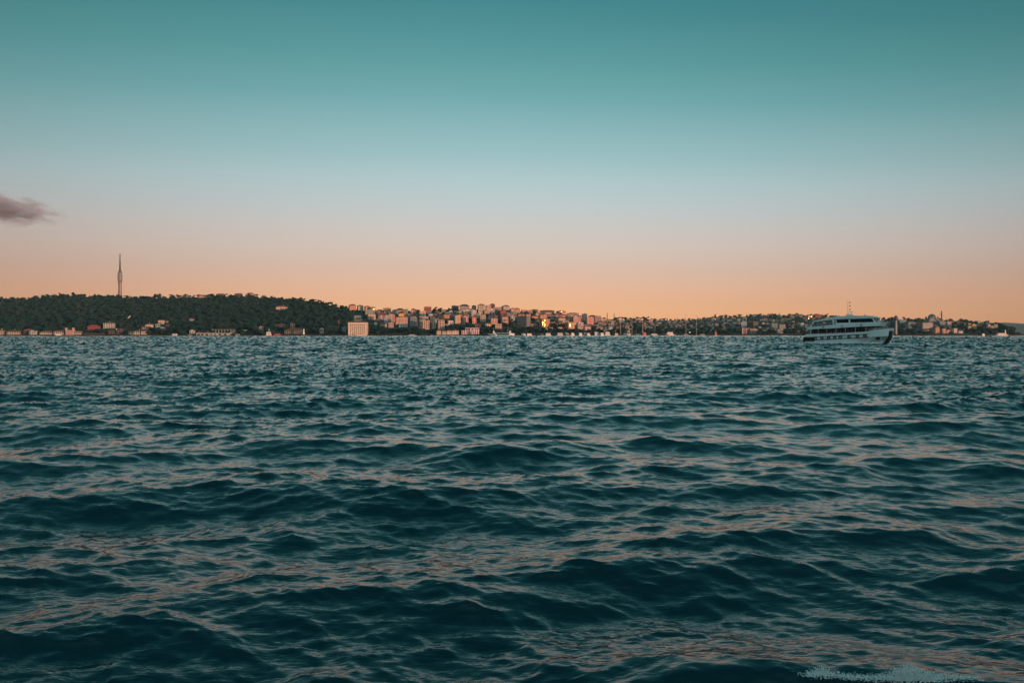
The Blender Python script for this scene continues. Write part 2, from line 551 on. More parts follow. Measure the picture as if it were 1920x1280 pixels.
# quay wall along the waterline: a stone face from 2 m under water up to the promenade
qm = MB()
qp = [(x, float(tp(x)[1])) for x in range(-900, 2601, 20)]
for (p, y), (p2, y2) in zip(qp, qp[1:]):
    xa, xb = pxX(p, y), pxX(p2, y2)
    qm.add([(xa, y - 3, -2), (xb, y2 - 3, -2), (xb, y2 - 3, QZ + 0.02), (xa, y - 3, QZ + 0.02), (xa * 1.01, y * 1.01, QZ + 0.06), (xb * 1.01, y2 * 1.01, QZ + 0.06)], [(0, 1, 2, 3), (3, 2, 5, 4)])
tag(qm.build('quay', M['stone']), kind='structure')
# land far behind the front hill (it carries the tower), and the hills beyond the point
def ridge(name, pts, Y, depth, matl, base_drop=0):
    n = 8
    V, Qs = [], []
    for i, (px, py) in enumerate(pts):
        for k in range(n):
            t = k / (n - 1)
            y = Y + (t - 0.5) * depth
            z = (CH + (HY - py) * Y / F) * math.sin(math.pi * min(1, max(0, t))) ** 0.8 - (2 if t in (0, 1) else 0)
            V.append((pxX(px, Y), y, z))
    m = len(pts)
    for i in range(m - 1):
        for k in range(n - 1):
            Qs.append((i * n + k, (i + 1) * n + k, (i + 1) * n + k + 1, i * n + k + 1))
    return tag(link(name, npmesh(name, np.array(V), np.array(Qs)), matl), kind='structure')
ridge('far_hill', [(-300, 600), (0, 590), (80, 572), (160, 562), (225, 556), (300, 563), (420, 580), (600, 610), (760, 630)], 4500, 2600, M['soil'])
ridge('far_hill', [(1560, 628), (1660, 622), (1760, 612), (1820, 607), (1865, 604.5), (1900, 607), (1920, 609.5), (1960, 611), (2040, 613), (2150, 610), (2300, 609), (2500, 616), (2700, 626)], 9500, 3000, M['soil'])
# unseen ridge behind the camera, shaped to shade the ferry and near water
rv = []
rp = [(-1900, 40), (-900, 70), (-300, 76), (100, 74), (500, 78), (900, 80), (1500, 72), (2200, 50), (2900, 30)]
V, Qs = [], []
for x, h in rp:
    for k in range(7):
        t = k / 6
        V.append((x, -260 - t * 420, -2 + (h + 2) * math.sin(math.pi * t) ** 0.6))
for i in range(len(rp) - 1):
    for k in range(6):
        Qs.append((i * 7 + k, i * 7 + k + 1, (i + 1) * 7 + k + 1, (i + 1) * 7 + k))
tag(link('unseen_ridge', npmesh('unseen_ridge', np.array(V), np.array(Qs)), M['soil']), kind='structure')

# ------------------------------------------------------------------ buildings
C = dict(cream=(0.52, 0.44, 0.34), white=(0.62, 0.58, 0.54), pink=(0.50, 0.34, 0.31), salmon=(0.55, 0.30, 0.22), yellow=(0.62, 0.42, 0.16), ochre=(0.40, 0.28, 0.17),
         grey=(0.24, 0.25, 0.26), bluegrey=(0.20, 0.25, 0.28), tealgrey=(0.20, 0.28, 0.28), brick=(0.26, 0.09, 0.07), brown=(0.15, 0.10, 0.085), purple=(0.17, 0.11, 0.13),
         red=(0.30, 0.08, 0.075), dark=(0.06, 0.06, 0.065), stone=(0.30, 0.26, 0.20), pale=(0.42, 0.42, 0.40), orange=(0.60, 0.33, 0.15), green=(0.12, 0.22, 0.18))
RC = dict(red=(0.24, 0.085, 0.06), brown=(0.11, 0.07, 0.055), grey=(0.13, 0.13, 0.135), dark=(0.05, 0.05, 0.055), bright=(0.32, 0.07, 0.065))
BW = dict(cream='cream', white='white', pink='pink', salmon='salmon pink', yellow='bright yellow', ochre='ochre', grey='grey', bluegrey='blue-grey', tealgrey='teal-grey', brick='brick-red',
          brown='brown', purple='dark purplish', red='red', dark='dark', stone='stone-coloured', pale='pale grey', orange='orange', green='dull green')
BUILT = []     # (px centre, py top, py base, Y, x0, x1, phrase)

def wins(w, d, h, ns, cols, side_cols, ww=1.15, wh=1.75, joined=True, base=0.0, skip=0.0):
    """list of (face, boxes) for the windows, each a thin box standing 6 cm out of the wall"""
    out = []
    fh = h / ns
    for s in range(ns):
        z = base + s * fh + fh * 0.30
        hh = min(wh, fh * 0.55)
        for c in range(cols):
            if skip and rng.random() < skip: continue
            x = -w / 2 + (c + 0.5) * w / cols
            out.append((x - ww / 2, x + ww / 2, -d / 2 - 0.06, -d / 2 + 0.02, z, z + hh))
        for c in range(side_cols):
            y = -d / 2 + (c + 0.5) * d / side_cols
            out.append((w / 2 - 0.02, w / 2 + 0.06, y - ww / 2, y + ww / 2, z, z + hh))
            out.append((-w / 2 - 0.06, -w / 2 + 0.02, y - ww / 2, y + ww / 2, z, z + hh))
    return out

def house(px0, px1, ptop, pbase, wall='cream', roof='hip', rc='red', yaw=8, ns=None, bal=0, label=None, name='house', cat='house', group=None, Y=None, depth=0.75,
          wincols=None, sep=False, chim=0, glint=False, wcol=None, eave=0.7, lit=None, sidewin=True, ww=1.15, roofh=None, phrase=None):
    Y = Y or ground_Y((px0 + px1) / 2, pbase)
    Wp = (px1 - px0) * Y / F
    ga = (SUN_AZ - math.degrees(math.atan(((px0 + px1) / 2 - 960) / F))) / 2     # the yaw at which panes mirror the sun to the lens
    if glint: yaw = ga
    elif abs(yaw - ga) < 5: yaw = ga - 7 if yaw < ga else ga + 7
    ya = R(yaw)
    w = Wp / (math.cos(ya) + depth * abs(math.sin(ya)))
    d = max(5.0, min(w * depth, 22))
    cx, z0 = pxX((px0 + px1) / 2, Y), pyZ(pbase, Y)
    H = (pbase - ptop) * Y / F
    rh = roofh if roofh is not None else (0.9 if roof == 'flat' else min(0.24 * min(w, d) + 0.5, H * 0.35))
    h = max(2.4, H - rh)
    ns = ns or max(1, int(round(h / 3.1)))
    if name == 'house' and ns >= 4: name, cat = 'apartment_block', 'apartment block'
    o = empty(name, (cx, Y + d / 2, z0), ya)
    col = wcol or C[wall]
    k = 1 + rng.uniform(-0.08, 0.08)
    k *= 1.12
    col = tuple(min(0.8, c * k) for c in col)
    MB().box(-w / 2, w / 2, -d / 2, d / 2, -4.5, h).build('wall', M['plaster'], o, col)
    rcol = RC[rc]
    if roof == 'hip':
        r = MB().hip(-w / 2 - eave, w / 2 + eave, -d / 2 - eave, d / 2 + eave, h + 0.003, h + rh).build('roof', M['rooftile'], o, rcol)
    elif roof == 'gable':
        r = MB().gable(-w / 2 - eave * .5, w / 2 + eave * .5, -d / 2 - eave, d / 2 + eave, h + 0.003, h + rh, 'y').build('roof', M['rooftile'], o, rcol)
    elif roof == 'gablex':
        r = MB().gable(-w / 2 - eave, w / 2 + eave, -d / 2 - eave, d / 2 + eave, h + 0.003, h + rh, 'x').build('roof', M['rooftile'], o, rcol)
    elif roof == 'flat':
        m = MB()
        for q in ((-w / 2 - .1, w / 2 + .1, -d / 2 - .1, -d / 2 + .25), (-w / 2 - .1, w / 2 + .1, d / 2 - .25, d / 2 + .1), (-w / 2 - .1, -w / 2 + .25, -d / 2 + .25, d / 2 - .25), (w / 2 - .25, w / 2 + .1, -d / 2 + .25, d / 2 - .25)):
            m.box(*q, h + 0.003, h + rh)
        r = m.build('parapet', M['plaster'], o, tuple(c * 1.05 for c in col))
        if rng.random() < .7:
            e = rng.uniform(-.3, .3) * w
            MB().box(e - 1.8, e + 1.8, -1.5, 1.5, h + 0.01, h + rh + 1.6).build('stair_head', M['plaster'], o, col)
    if chim:
        for c in range(chim):
            e = rng.uniform(-.32, .32) * w
            MB().box(e - .45, e + .45, -.5, .5, h + .1, h + rh + 1.3).build('chimney', M['plaster'], r, col)
    cols = wincols or max(1, int(w / 3.4))
    sc = max(1, int(d / 4)) if sidewin else 0
    wl = wins(w, d, h, ns, cols, sc, ww=max(ww, min(2.1, .58 * w / cols)))
    if sep:
        prot = None
        for q in wl:
            front = q[3] < -d / 2 + .1 and q[2] < -d / 2
            key = 'f' if front else 's'
            cxx, cyy, czz = (q[0] + q[1]) / 2, (q[2] + q[3]) / 2, (q[4] + q[5]) / 2
            kk = (key, round(q[1] - q[0], 2), round(q[5] - q[4], 2))
            if prot is None: prot = {}
            if kk not in prot:
                prot[kk] = MB().box((q[0] - cxx), (q[1] - cxx), (q[2] - cyy), (q[3] - cyy), (q[4] - czz), (q[5] - czz)).mesh('window')
            wo_ = link('window', prot[kk], M['glass'], o)
            wo_.location = (cxx, cyy, czz)
    else:
        if glint:
            g = MB(); g2 = MB()
            for q in wl:
                (g if (q[2] < -d / 2 and rng.random() < glint) else g2).box(*q)
            if g.v:
                tag(g.build('window', M['mirror_glass'], o), 'windows flashing with the low sun', kind='stuff')
            if g2.v:
                tag(g2.build('window', M['dull_glass'], o), kind='stuff')
        else:
            m = MB()
            for q in wl: m.box(*q)
            tag(m.build('window', M['glass'], o), kind='stuff')
    if bal:
        m = MB()
        fh = h / ns
        bx0, bx1 = (-w / 2 + .2, w / 2 - .2) if bal == 1 else (-w / 2 + .3, w * 0.1) if bal == 2 else (-w * .1, w / 2 - .3)
        for s in range(1, ns):
            z = s * fh - .1
            m.box(bx0, bx1, -d / 2 - 1.2, -d / 2 + .01, z, z + .15)
            m.box(bx0, bx1, -d / 2 - 1.22, -d / 2 - 1.12, z + .16, z + 1.05)
        if m.v:
            tag(m.build('balcony', M['plaster'], o, (0.66, 0.62, 0.58)), kind='stuff')
    lab = label
    tag(o, lab, cat, group)
    BUILT.append(dict(px=(px0 + px1) / 2, x0=px0, x1=px1, top=ptop, base=pbase, Y=Y, o=o, phrase=phrase, wall=wall, roof=roof, rc=rc, ns=ns, bal=bal, label=lab))
    return o, w, d, h

GS = 'houses along the left shore'
GT = 'houses of the hillside town'
GR = 'houses on the right-hand shore'
GH = 'houses on the wooded hilltop'
# --- left shore
L = [
 (-12, 4, 617, 629, 'cream', 'gable', 'brown', 5, dict(phrase='gabled house cut by the edge of the photo')),
 (12, 34, 618, 629, 'cream', 'hip', 'brown', 6, dict(eave=2.2, phrase='cream waterside villa with wide eaves', wincols=5)),
 (44, 57, 616.5, 627, 'purple', 'hip', 'red', 12, dict(phrase='dull purplish villa behind the small white one')),
 (55, 67, 620.5, 629, 'white', 'flat', 'grey', 5, dict(phrase='small white flat-topped waterside house')),
 (74, 96, 619, 629, 'cream', 'hip', 'brown', 5, dict(phrase='cream villa with a long dark veranda', bal=2)),
 (100, 119, 618, 629, 'cream', 'hip', 'brown', 6, dict(eave=1.8, phrase='broad-eaved villa above the white awnings', wall2=1)),
 (138, 154, 619.5, 629, 'cream', 'gable', 'brown', 5, dict(phrase='cream gabled house beside the pink turreted one')),
 (193, 211, 603, 617, 'pale', 'hip', 'brown', 8, dict(phrase='grey-roofed mansion in the trees', wincols=4)),
 (163, 183, 609, 618, 'red', 'hip', 'bright', 10, dict(phrase='bright red house half hidden in trees', name='house')),
 (202, 215, 617.5, 627, 'brown', 'hip', 'dark', 5, dict(phrase='dark brown house by the water')),
 (218, 232, 617, 628, 'purple', 'flat', 'dark', 5, dict(phrase='dark purplish block with a row of windows')),
 (241, 248, 620.5, 629, 'tealgrey', 'hip', 'dark', 5, dict(phrase='narrow teal-grey waterside house')),
 (250, 262, 619, 629, 'yellow', 'hip', 'brown', 5, dict(phrase='yellow three-storey waterside house', ns=3, wcol=(0.55, 0.47, 0.30))),
 (264, 275, 618.5, 629, 'pink', 'hip', 'brown', 8, dict(phrase='pinkish three-storey waterside house', ns=3, bal=1)),
 (265, 280, 611.5, 619, 'pink', 'gablex', 'red', 6, dict(phrase='pink-roofed terrace house on the lower slope')),
 (272, 286, 607, 613, 'white', 'gablex', 'red', 10, dict(phrase='white house on the slope over the terrace')),
 (296, 306, 600.5, 609, 'cream', 'flat', 'red', 8, dict(phrase='cream house at the top of the slope cluster', wcol=(0.6, 0.45, 0.38))),
 (305, 314, 600, 607, 'tealgrey', 'gable', 'dark', -12, dict(phrase='teal-grey gabled house joined to the cream one')),
 (291, 299, 607, 613, 'tealgrey', 'flat', 'dark', 8, dict(phrase='low teal-grey house on the slope')),
 (301, 309, 613.5, 618, 'white', 'flat', 'grey', 8, dict(phrase='low white house among shoreline trees')),
 (311, 319, 608, 612, 'brown', 'gablex', 'red', 15, dict(phrase='small brown-roofed hut beside the slope cluster')),
 (325, 334, 598.5, 601, 'pale', 'gablex', 'grey', 15, dict(phrase='pale roof alone among the trees')),
 (354, 366, 597, 601, 'pink', 'gablex', 'bright', 15, dict(phrase='small red-roofed house on the wooded slope')),
 (355, 364, 619.5, 626, 'pale', 'flat', 'grey', 5, dict(phrase='pale house behind the waterside hall')),
 (370, 392, 620, 624.5, 'brown', 'hip', 'brown', 5, dict(phrase='low brown-roofed building over the waterside hall')),
 (430, 445, 622, 627, 'grey', 'flat', 'grey', 5, dict(phrase='dim grey building at the end of the arcade')),
 (517, 536, 572.5, 581, 'pink', 'hip', 'red', 5, dict(phrase='lone pink mansion high on the wooded hill', wcol=(0.7, 0.42, 0.36), wincols=6)),
 (485, 494, 611.5, 620, 'cream', 'hip', 'red', 8, dict(phrase='small cream house with a red roof by the tugboat', wcol=(0.55, 0.42, 0.3))),
 (516, 533, 607, 612.5, 'salmon', 'gablex', 'red', 5, dict(phrase='long salmon wall building with tiled roof')),
 (544, 552, 606, 615, 'stone', 'hip', 'brown', 10, dict(phrase='little tower house behind the stone hall')),
 (532, 568, 614.5, 627.5, 'stone', 'hip', 'brown', 5, dict(phrase='big ochre stone hall on the shore', wcol=(0.2, 0.17, 0.12), wincols=9)),
 (599, 606, 616, 627, 'tealgrey', 'flat', 'dark', 5, dict(phrase='narrow teal-grey building behind shore trees')),
 (608, 633, 610, 621, 'ochre', 'hip', 'brown', 5, dict(phrase='dim olive shed west of the brick chimney', wcol=(0.1, 0.11, 0.08))),
 (640, 650, 613.5, 624, 'tealgrey', 'flat', 'dark', 5, dict(phrase='low teal-grey wing beside the warehouse')),
 (334, 350, 553, 557.5, 'white', 'hip', 'red', 10, dict(phrase='long white hilltop house', grp=GH)),
 (344, 352, 551.5, 556, 'pale', 'hip', 'brown', 10, dict(phrase='pale hilltop house with a turret', grp=GH)),
 (372, 384, 552.5, 558, 'pink', 'hip', 'red', 10, dict(phrase='pink hilltop house', grp=GH)),
 (387, 396, 551.5, 557, 'white', 'hip', 'brown', 10, dict(phrase='white hilltop house with orange glow', grp=GH)),
 (404, 420, 550, 554.5, 'brown', 'hip', 'brown', 10, dict(phrase='brown hilltop house with a broad roof', grp=GH)),
 (439, 453, 549.5, 553.5, 'brown', 'hip', 'brown', 10, dict(phrase='low brown hilltop house', grp=GH)),
 (461, 475, 548.5, 554.5, 'pink', 'hip', 'red', 10, dict(phrase='pinkish hilltop house with a peaked roof', grp=GH)),
 (561, 566, 557, 562, 'brown', 'hip', 'red', 10, dict(phrase='small roof at the end of the pine row', grp=GH)),
]
for (a, b_2, t, bs, wl_, rf, rc, yw, kw) in L:
    kw = dict(kw); g = kw.pop('grp', GS); kw.pop('wall2', 0)
    p = kw['phrase']
    kw.setdefault('chim', 1 if rng.random() < .5 else 0)
    kw.setdefault('depth', 0.6)
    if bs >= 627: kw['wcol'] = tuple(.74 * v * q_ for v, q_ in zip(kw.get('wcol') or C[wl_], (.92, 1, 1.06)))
    house(a, b_2, t, bs, wl_, rf, rc, yw, group=g, label=None, Y=None if bs < 627 else 1356 + (0 if bs >= 629 else 12), **kw)

# --- the town on its hill
T = [
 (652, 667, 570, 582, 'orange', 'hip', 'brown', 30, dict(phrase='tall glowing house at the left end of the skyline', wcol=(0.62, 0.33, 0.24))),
 (668, 681, 571.5, 580, 'cream', 'hip', 'brown', 28, dict(phrase='sunlit house second along the skyline')),
 (682, 694, 573, 580.5, 'salmon', 'hip', 'red', 24, dict(phrase='hilltop house with a flashing window', glint=.12)),
 (694, 704, 575, 582, 'orange', 'hip', 'brown', 24, dict(phrase='hilltop house beside the flashing one', glint=.08)),
 (684, 701, 581, 590, 'white', 'flat', 'grey', 4, dict(phrase='dull white house under the flashing ones', wcol=(.36, .4, .36))),
 (703, 719, 580, 588, 'grey', 'hip', 'grey', 5, dict(phrase='grey house with a lavender roof')),
 (718, 732, 577, 585, 'ochre', 'flat', 'brown', 2, dict(phrase='beige block on the skyline')),
 (735, 746, 580, 590, 'bluegrey', 'gable', 'grey', -25, dict(phrase='blue-grey gabled house turned sideways')),
 (687, 704, 589.5, 600, 'pink', 'flat', 'brown', 22, dict(phrase='pink and grey pair of flats over the park')),
 (663, 679, 591.5, 598, 'tealgrey', 'flat', 'grey', 5, dict(phrase='teal-grey terrace above the warehouse')),
 (708, 720, 585.5, 594, 'brick', 'hip', 'red', 5, dict(phrase='brick-red roofed house in mid town')),
 (709, 719, 593, 600, 'grey', 'flat', 'grey', 5, dict(phrase='grey block under the brick-red roof', bal=1)),
 (720, 727.5, 594, 607, 'pale', 'flat', 'grey', 2, dict(phrase='tall thin block striped with balconies', bal=1, wcol=(.4, .38, .38))),
 (728, 739.5, 590, 604, 'pink', 'flat', 'red', 4, dict(phrase='tall pink block with red bands', bal=2, wcol=(.58, .3, .28))),
 (728, 738, 605, 614, 'pink', 'flat', 'red', 4, dict(phrase='small pink block below the tall pink one')),
 (712, 725, 604.5, 612, 'cream', 'gablex', 'brown', 5, dict(phrase='low cream house at the park edge')),
 (742, 757, 577.5, 587, 'purple', 'hip', 'brown', 4, dict(phrase='purplish house with white balconies', bal=1)),
 (747, 758, 585.5, 595, 'yellow', 'hip', 'red', 6, dict(phrase='bright yellow-orange house with four dark windows', ns=2, wincols=3, wcol=(.8, .42, .1))),
 (758, 765, 579, 593, 'tealgrey', 'flat', 'grey', -8, dict(phrase='pale green-grey block behind the yellow house', wcol=(.34, .36, .3))),
 (770, 779, 578, 587, 'pink', 'hip', 'bright', 6, dict(phrase='house with a bright pink-red roof', roofh=4)),
 (740, 764, 595, 608, 'salmon', 'flat', 'red', 8, dict(phrase='wide salmon block under the yellow house', wcol=(.58, .36, .3))),
 (746, 764, 607, 613, 'white', 'flat', 'grey', 12, dict(phrase='bright white terrace at the foot of the salmon block')),
 (768, 782, 595, 612, 'bluegrey', 'flat', 'grey', 6, dict(phrase='blue-grey four-storey block', ns=5, wcol=(.22, .25, .27))),
 (785, 798, 582.5, 594, 'cream', 'flat', 'red', 16, dict(phrase='cream-orange block on the upper slope')),
 (803, 812, 586.5, 595, 'white', 'gable', 'grey', 8, dict(phrase='white arched house below the crenellated block')),
 (785, 803, 593, 601, 'pink', 'flat', 'red', 6, dict(phrase='pink and white terrace with red roof edge', bal=1)),
 (786, 798, 600, 615, 'yellow', 'flat', 'grey', 6, dict(phrase='yellow five-storey block', bal=2, wcol=(.56, .38, .22))),
 (797, 805, 601.5, 616.5, 'pink', 'flat', 'grey', 6, dict(phrase='pink block joined to the yellow one')),
 (806, 816, 592, 603, 'cream', 'hip', 'red', 8, dict(phrase='cream house with a flat hipped roof')),
 (809, 817, 602, 615, 'pale', 'flat', 'red', 6, dict(phrase='pale narrow block under the hipped house', wcol=(.5, .42, .36))),
 (821, 832, 588, 597, 'ochre', 'hip', 'dark', 3, dict(phrase='ochre wing with twin rows of windows')),
 (832, 843, 587, 598, 'orange', 'hip', 'dark', 3, dict(phrase='orange wing next to the ochre one')),
 (821, 833.5, 597, 616, 'pink', 'hip', 'red', 4, dict(phrase='pink-white five-storey block over the gothic house', bal=3, ns=5)),
 (839, 850, 601, 609, 'white', 'flat', 'grey', 10, dict(phrase='small white house in the dark trees', wcol=(.6, .5, .5))),
 (861, 880, 570, 585, 'brown', 'hip', 'brown', 2, dict(phrase='big brown hilltop block with a grid of windows', ns=5, wcol=(.34, .2, .17), bal=1)),
 (846, 860, 573, 583, 'green', 'flat', 'dark', 4, dict(phrase='dim green hilltop building', wcol=(.1, .15, .15))),
 (868, 882, 581.5, 587, 'white', 'flat', 'grey', 3, dict(phrase='white-banded terrace below the big brown block', bal=1)),
 (884, 893, 572, 582, 'salmon', 'hip', 'grey', 6, dict(phrase='salmon pink tower house on the skyline')),
 (884, 893.5, 581.5, 592, 'white', 'flat', 'grey', 3, dict(phrase='white block with bright balconies', bal=1)),
 (895, 909, 569.5, 583, 'cream', 'hip', 'red', 12, dict(phrase='tall cream house right of the pink tower house')),
 (896, 906, 582, 589, 'pink', 'flat', 'grey', 3, dict(phrase='pink striped flats below the tall cream house', bal=1)),
 (910, 921, 572, 583, 'cream', 'flat', 'red', 14, dict(phrase='cream-pink block with a dark left edge', wcol=(.6, .42, .34))),
 (908, 918, 582, 589.5, 'pink', 'flat', 'red', 3, dict(phrase='pink block with one red band', bal=1)),
 (918, 928, 569, 575, 'brown', 'hip', 'red', 6, dict(phrase='small brown roof breaking the skyline')),
 (924, 940, 575.5, 583, 'salmon', 'flat', 'red', 4, dict(phrase='long salmon row under a pale cornice', bal=1)),
 (937, 949, 579.5, 591, 'brick', 'hip', 'red', 12, dict(phrase='brick-red house under the great gable', wcol=(.4, .14, .1))),
 (940, 956, 571.5, 583, 'pale', 'gable', 'brown', 22, dict(phrase='large pale house with the widest gable on the skyline')),
 (957, 965, 577, 588, 'pink', 'hip', 'red', 16, dict(phrase='first pink house right of the great gable')),
 (964, 975, 577, 586, 'salmon', 'hip', 'red', 16, dict(phrase='salmon house with a notched roof')),
 (977, 995, 580.5, 586, 'salmon', 'flat', 'brown', 10, dict(phrase='long low salmon row on the skyline')),
 (995, 1010, 579.5, 584.5, 'pink', 'hip', 'brown', 6, dict(phrase='pink row with brown roof past the salmon one')),
 (851, 864, 591.5, 606, 'cream', 'flat', 'grey', 16, dict(phrase='cream-orange block with a grey left side', bal=2, wcol=(.6, .42, .3))),
 (866, 878, 593, 605, 'pink', 'flat', 'grey', 14, dict(phrase='pink-white block with a green side', wcol=(.6, .36, .32))),
 (884, 893, 593, 607, 'salmon', 'gable', 'grey', 20, dict(phrase='narrow salmon gable in mid town')),
 (900, 911, 590, 604.5, 'ochre', 'flat', 'grey', 3, dict(phrase='ochre block striped by four balconies', bal=1)),
 (915, 933, 589.5, 600, 'bluegrey', 'hip', 'grey', -20, dict(phrase='blue-grey house under a wide grey roof', wcol=(.15, .18, .21))),
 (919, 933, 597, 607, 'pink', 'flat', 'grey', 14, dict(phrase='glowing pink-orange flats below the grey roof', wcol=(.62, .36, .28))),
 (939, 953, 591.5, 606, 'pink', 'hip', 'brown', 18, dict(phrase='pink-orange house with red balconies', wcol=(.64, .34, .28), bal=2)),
 (890, 901, 605, 614, 'purple', 'hip', 'dark', 8, dict(phrase='dark purple house with white-framed windows')),
 (909, 921, 604.5, 612.5, 'yellow', 'hip', 'brown', 10, dict(phrase='yellow-cream house above the waterside trees', wcol=(.62, .44, .24))),
 (928, 941, 607, 616, 'salmon', 'flat', 'red', 3, dict(phrase='striped salmon block over the car ferry', bal=1)),
 (957, 965, 592, 600, 'tealgrey', 'flat', 'grey', 4, dict(phrase='small blue-white house in the dark trees', wcol=(.4, .48, .48))),
 (969, 995, 592, 611, 'grey', 'flat', 'grey', -30, dict(phrase='huge dim grey block with many windows', ns=6, wcol=(.16, .17, .17), wincols=10)),
 (970, 984, 587, 594, 'salmon', 'hip', 'red', 12, dict(phrase='salmon roofline behind the huge grey block')),
 (985, 995, 587.5, 593.5, 'pink', 'hip', 'red', 12, dict(phrase='pink house with red roof behind the grey block')),
 (995, 1009, 591, 597, 'orange', 'hip', 'red', 14, dict(phrase='orange house left of the flashing windows')),
 (994, 1008, 607, 612, 'pink', 'flat', 'grey', 10, dict(phrase='low pinkish row at the foot of the grey block', wcol=(.3, .22, .2))),
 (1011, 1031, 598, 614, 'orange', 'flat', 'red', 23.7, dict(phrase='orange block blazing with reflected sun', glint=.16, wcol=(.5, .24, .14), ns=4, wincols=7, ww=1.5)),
 (1010, 1026, 590.5, 598, 'salmon', 'flat', 'red', 15, dict(phrase='salmon block just above the blazing one')),
 (1012, 1040, 581, 585.5, 'brown', 'hip', 'brown', 4, dict(phrase='long brown roof on the sinking skyline')),
 (1043, 1062, 582, 587, 'salmon', 'hip', 'brown', 10, dict(phrase='skyline house with one bright window', glint=.12)),
 (1026, 1062, 589, 594.5, 'pink', 'gablex', 'red', 3, dict(phrase='longest pink row with a pale eave line', bal=1)),
 (1063, 1086, 586, 591.5, 'salmon', 'hip', 'red', 5, dict(phrase='red-banded row near the right of the skyline', bal=1)),
 (1045, 1060, 593.5, 604, 'cream', 'hip', 'red', 16, dict(phrase='cream-orange house beside the dark wooded knoll', wcol=(.64, .4, .28))),
 (1061, 1071, 593.5, 604, 'cream', 'hip', 'red', 16, dict(phrase='twin of the cream-orange house', wcol=(.62, .38, .26))),
 (1072, 1090, 593.5, 607, 'pink', 'flat', 'red', 14, dict(phrase='red-framed pink block above the second blaze', wcol=(.56, .26, .24), bal=2)),
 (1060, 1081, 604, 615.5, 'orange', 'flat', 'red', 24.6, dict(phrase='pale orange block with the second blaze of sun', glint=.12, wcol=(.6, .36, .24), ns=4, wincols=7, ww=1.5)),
 (1091, 1102, 588, 603, 'bluegrey', 'flat', 'grey', -14, dict(phrase='tall blue-grey block on the right skyline', wcol=(.18, .2, .22))),
 (1099, 1114, 594.5, 609, 'salmon', 'flat', 'red', 8, dict(phrase='pink-orange block framed in darker red', ns=4, wcol=(.58, .28, .24))),
 (1104, 1118, 590.5, 597, 'brown', 'hip', 'dark', 6, dict(phrase='brown roof behind the framed block')),
 (1113, 1127, 592, 606, 'grey', 'flat', 'grey', 20, dict(phrase='grey-pink tower block at the town end', wcol=(.3, .24, .24))),
 (1082, 1094, 609, 617, 'pink', 'flat', 'red', 10, dict(phrase='low pink house right of the second blaze')),
 (1095, 1108, 610, 618, 'white', 'gable', 'grey', 10, dict(phrase='white house with three arches', wcol=(.58, .42, .38))),
 (1117, 1131, 611, 618, 'pink', 'gable', 'grey', 10, dict(phrase='pink gabled house over the harbour trees')),
 (1120, 1133, 601, 609, 'purple', 'hip', 'grey', 8, dict(phrase='purplish house with a rosy window', wcol=(.28, .2, .2))),
 (1140, 1152, 607, 616, 'grey', 'flat', 'grey', 8, dict(phrase='grey house between two harbour masts')),
 (1153, 1166, 610, 618, 'brown', 'hip', 'brown', 12, dict(phrase='brown house beside the first harbour mast')),
 (1171, 1181, 608, 616, 'pink', 'gable', 'grey', 8, dict(phrase='dusky pink gabled house between two harbour masts', wcol=(.3, .22, .2))),
]
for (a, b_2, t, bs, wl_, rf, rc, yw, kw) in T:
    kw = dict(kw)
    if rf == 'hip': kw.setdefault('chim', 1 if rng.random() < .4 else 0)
    house(a, b_2, t, bs, wl_, rf, rc, yw, group=GT, **kw)

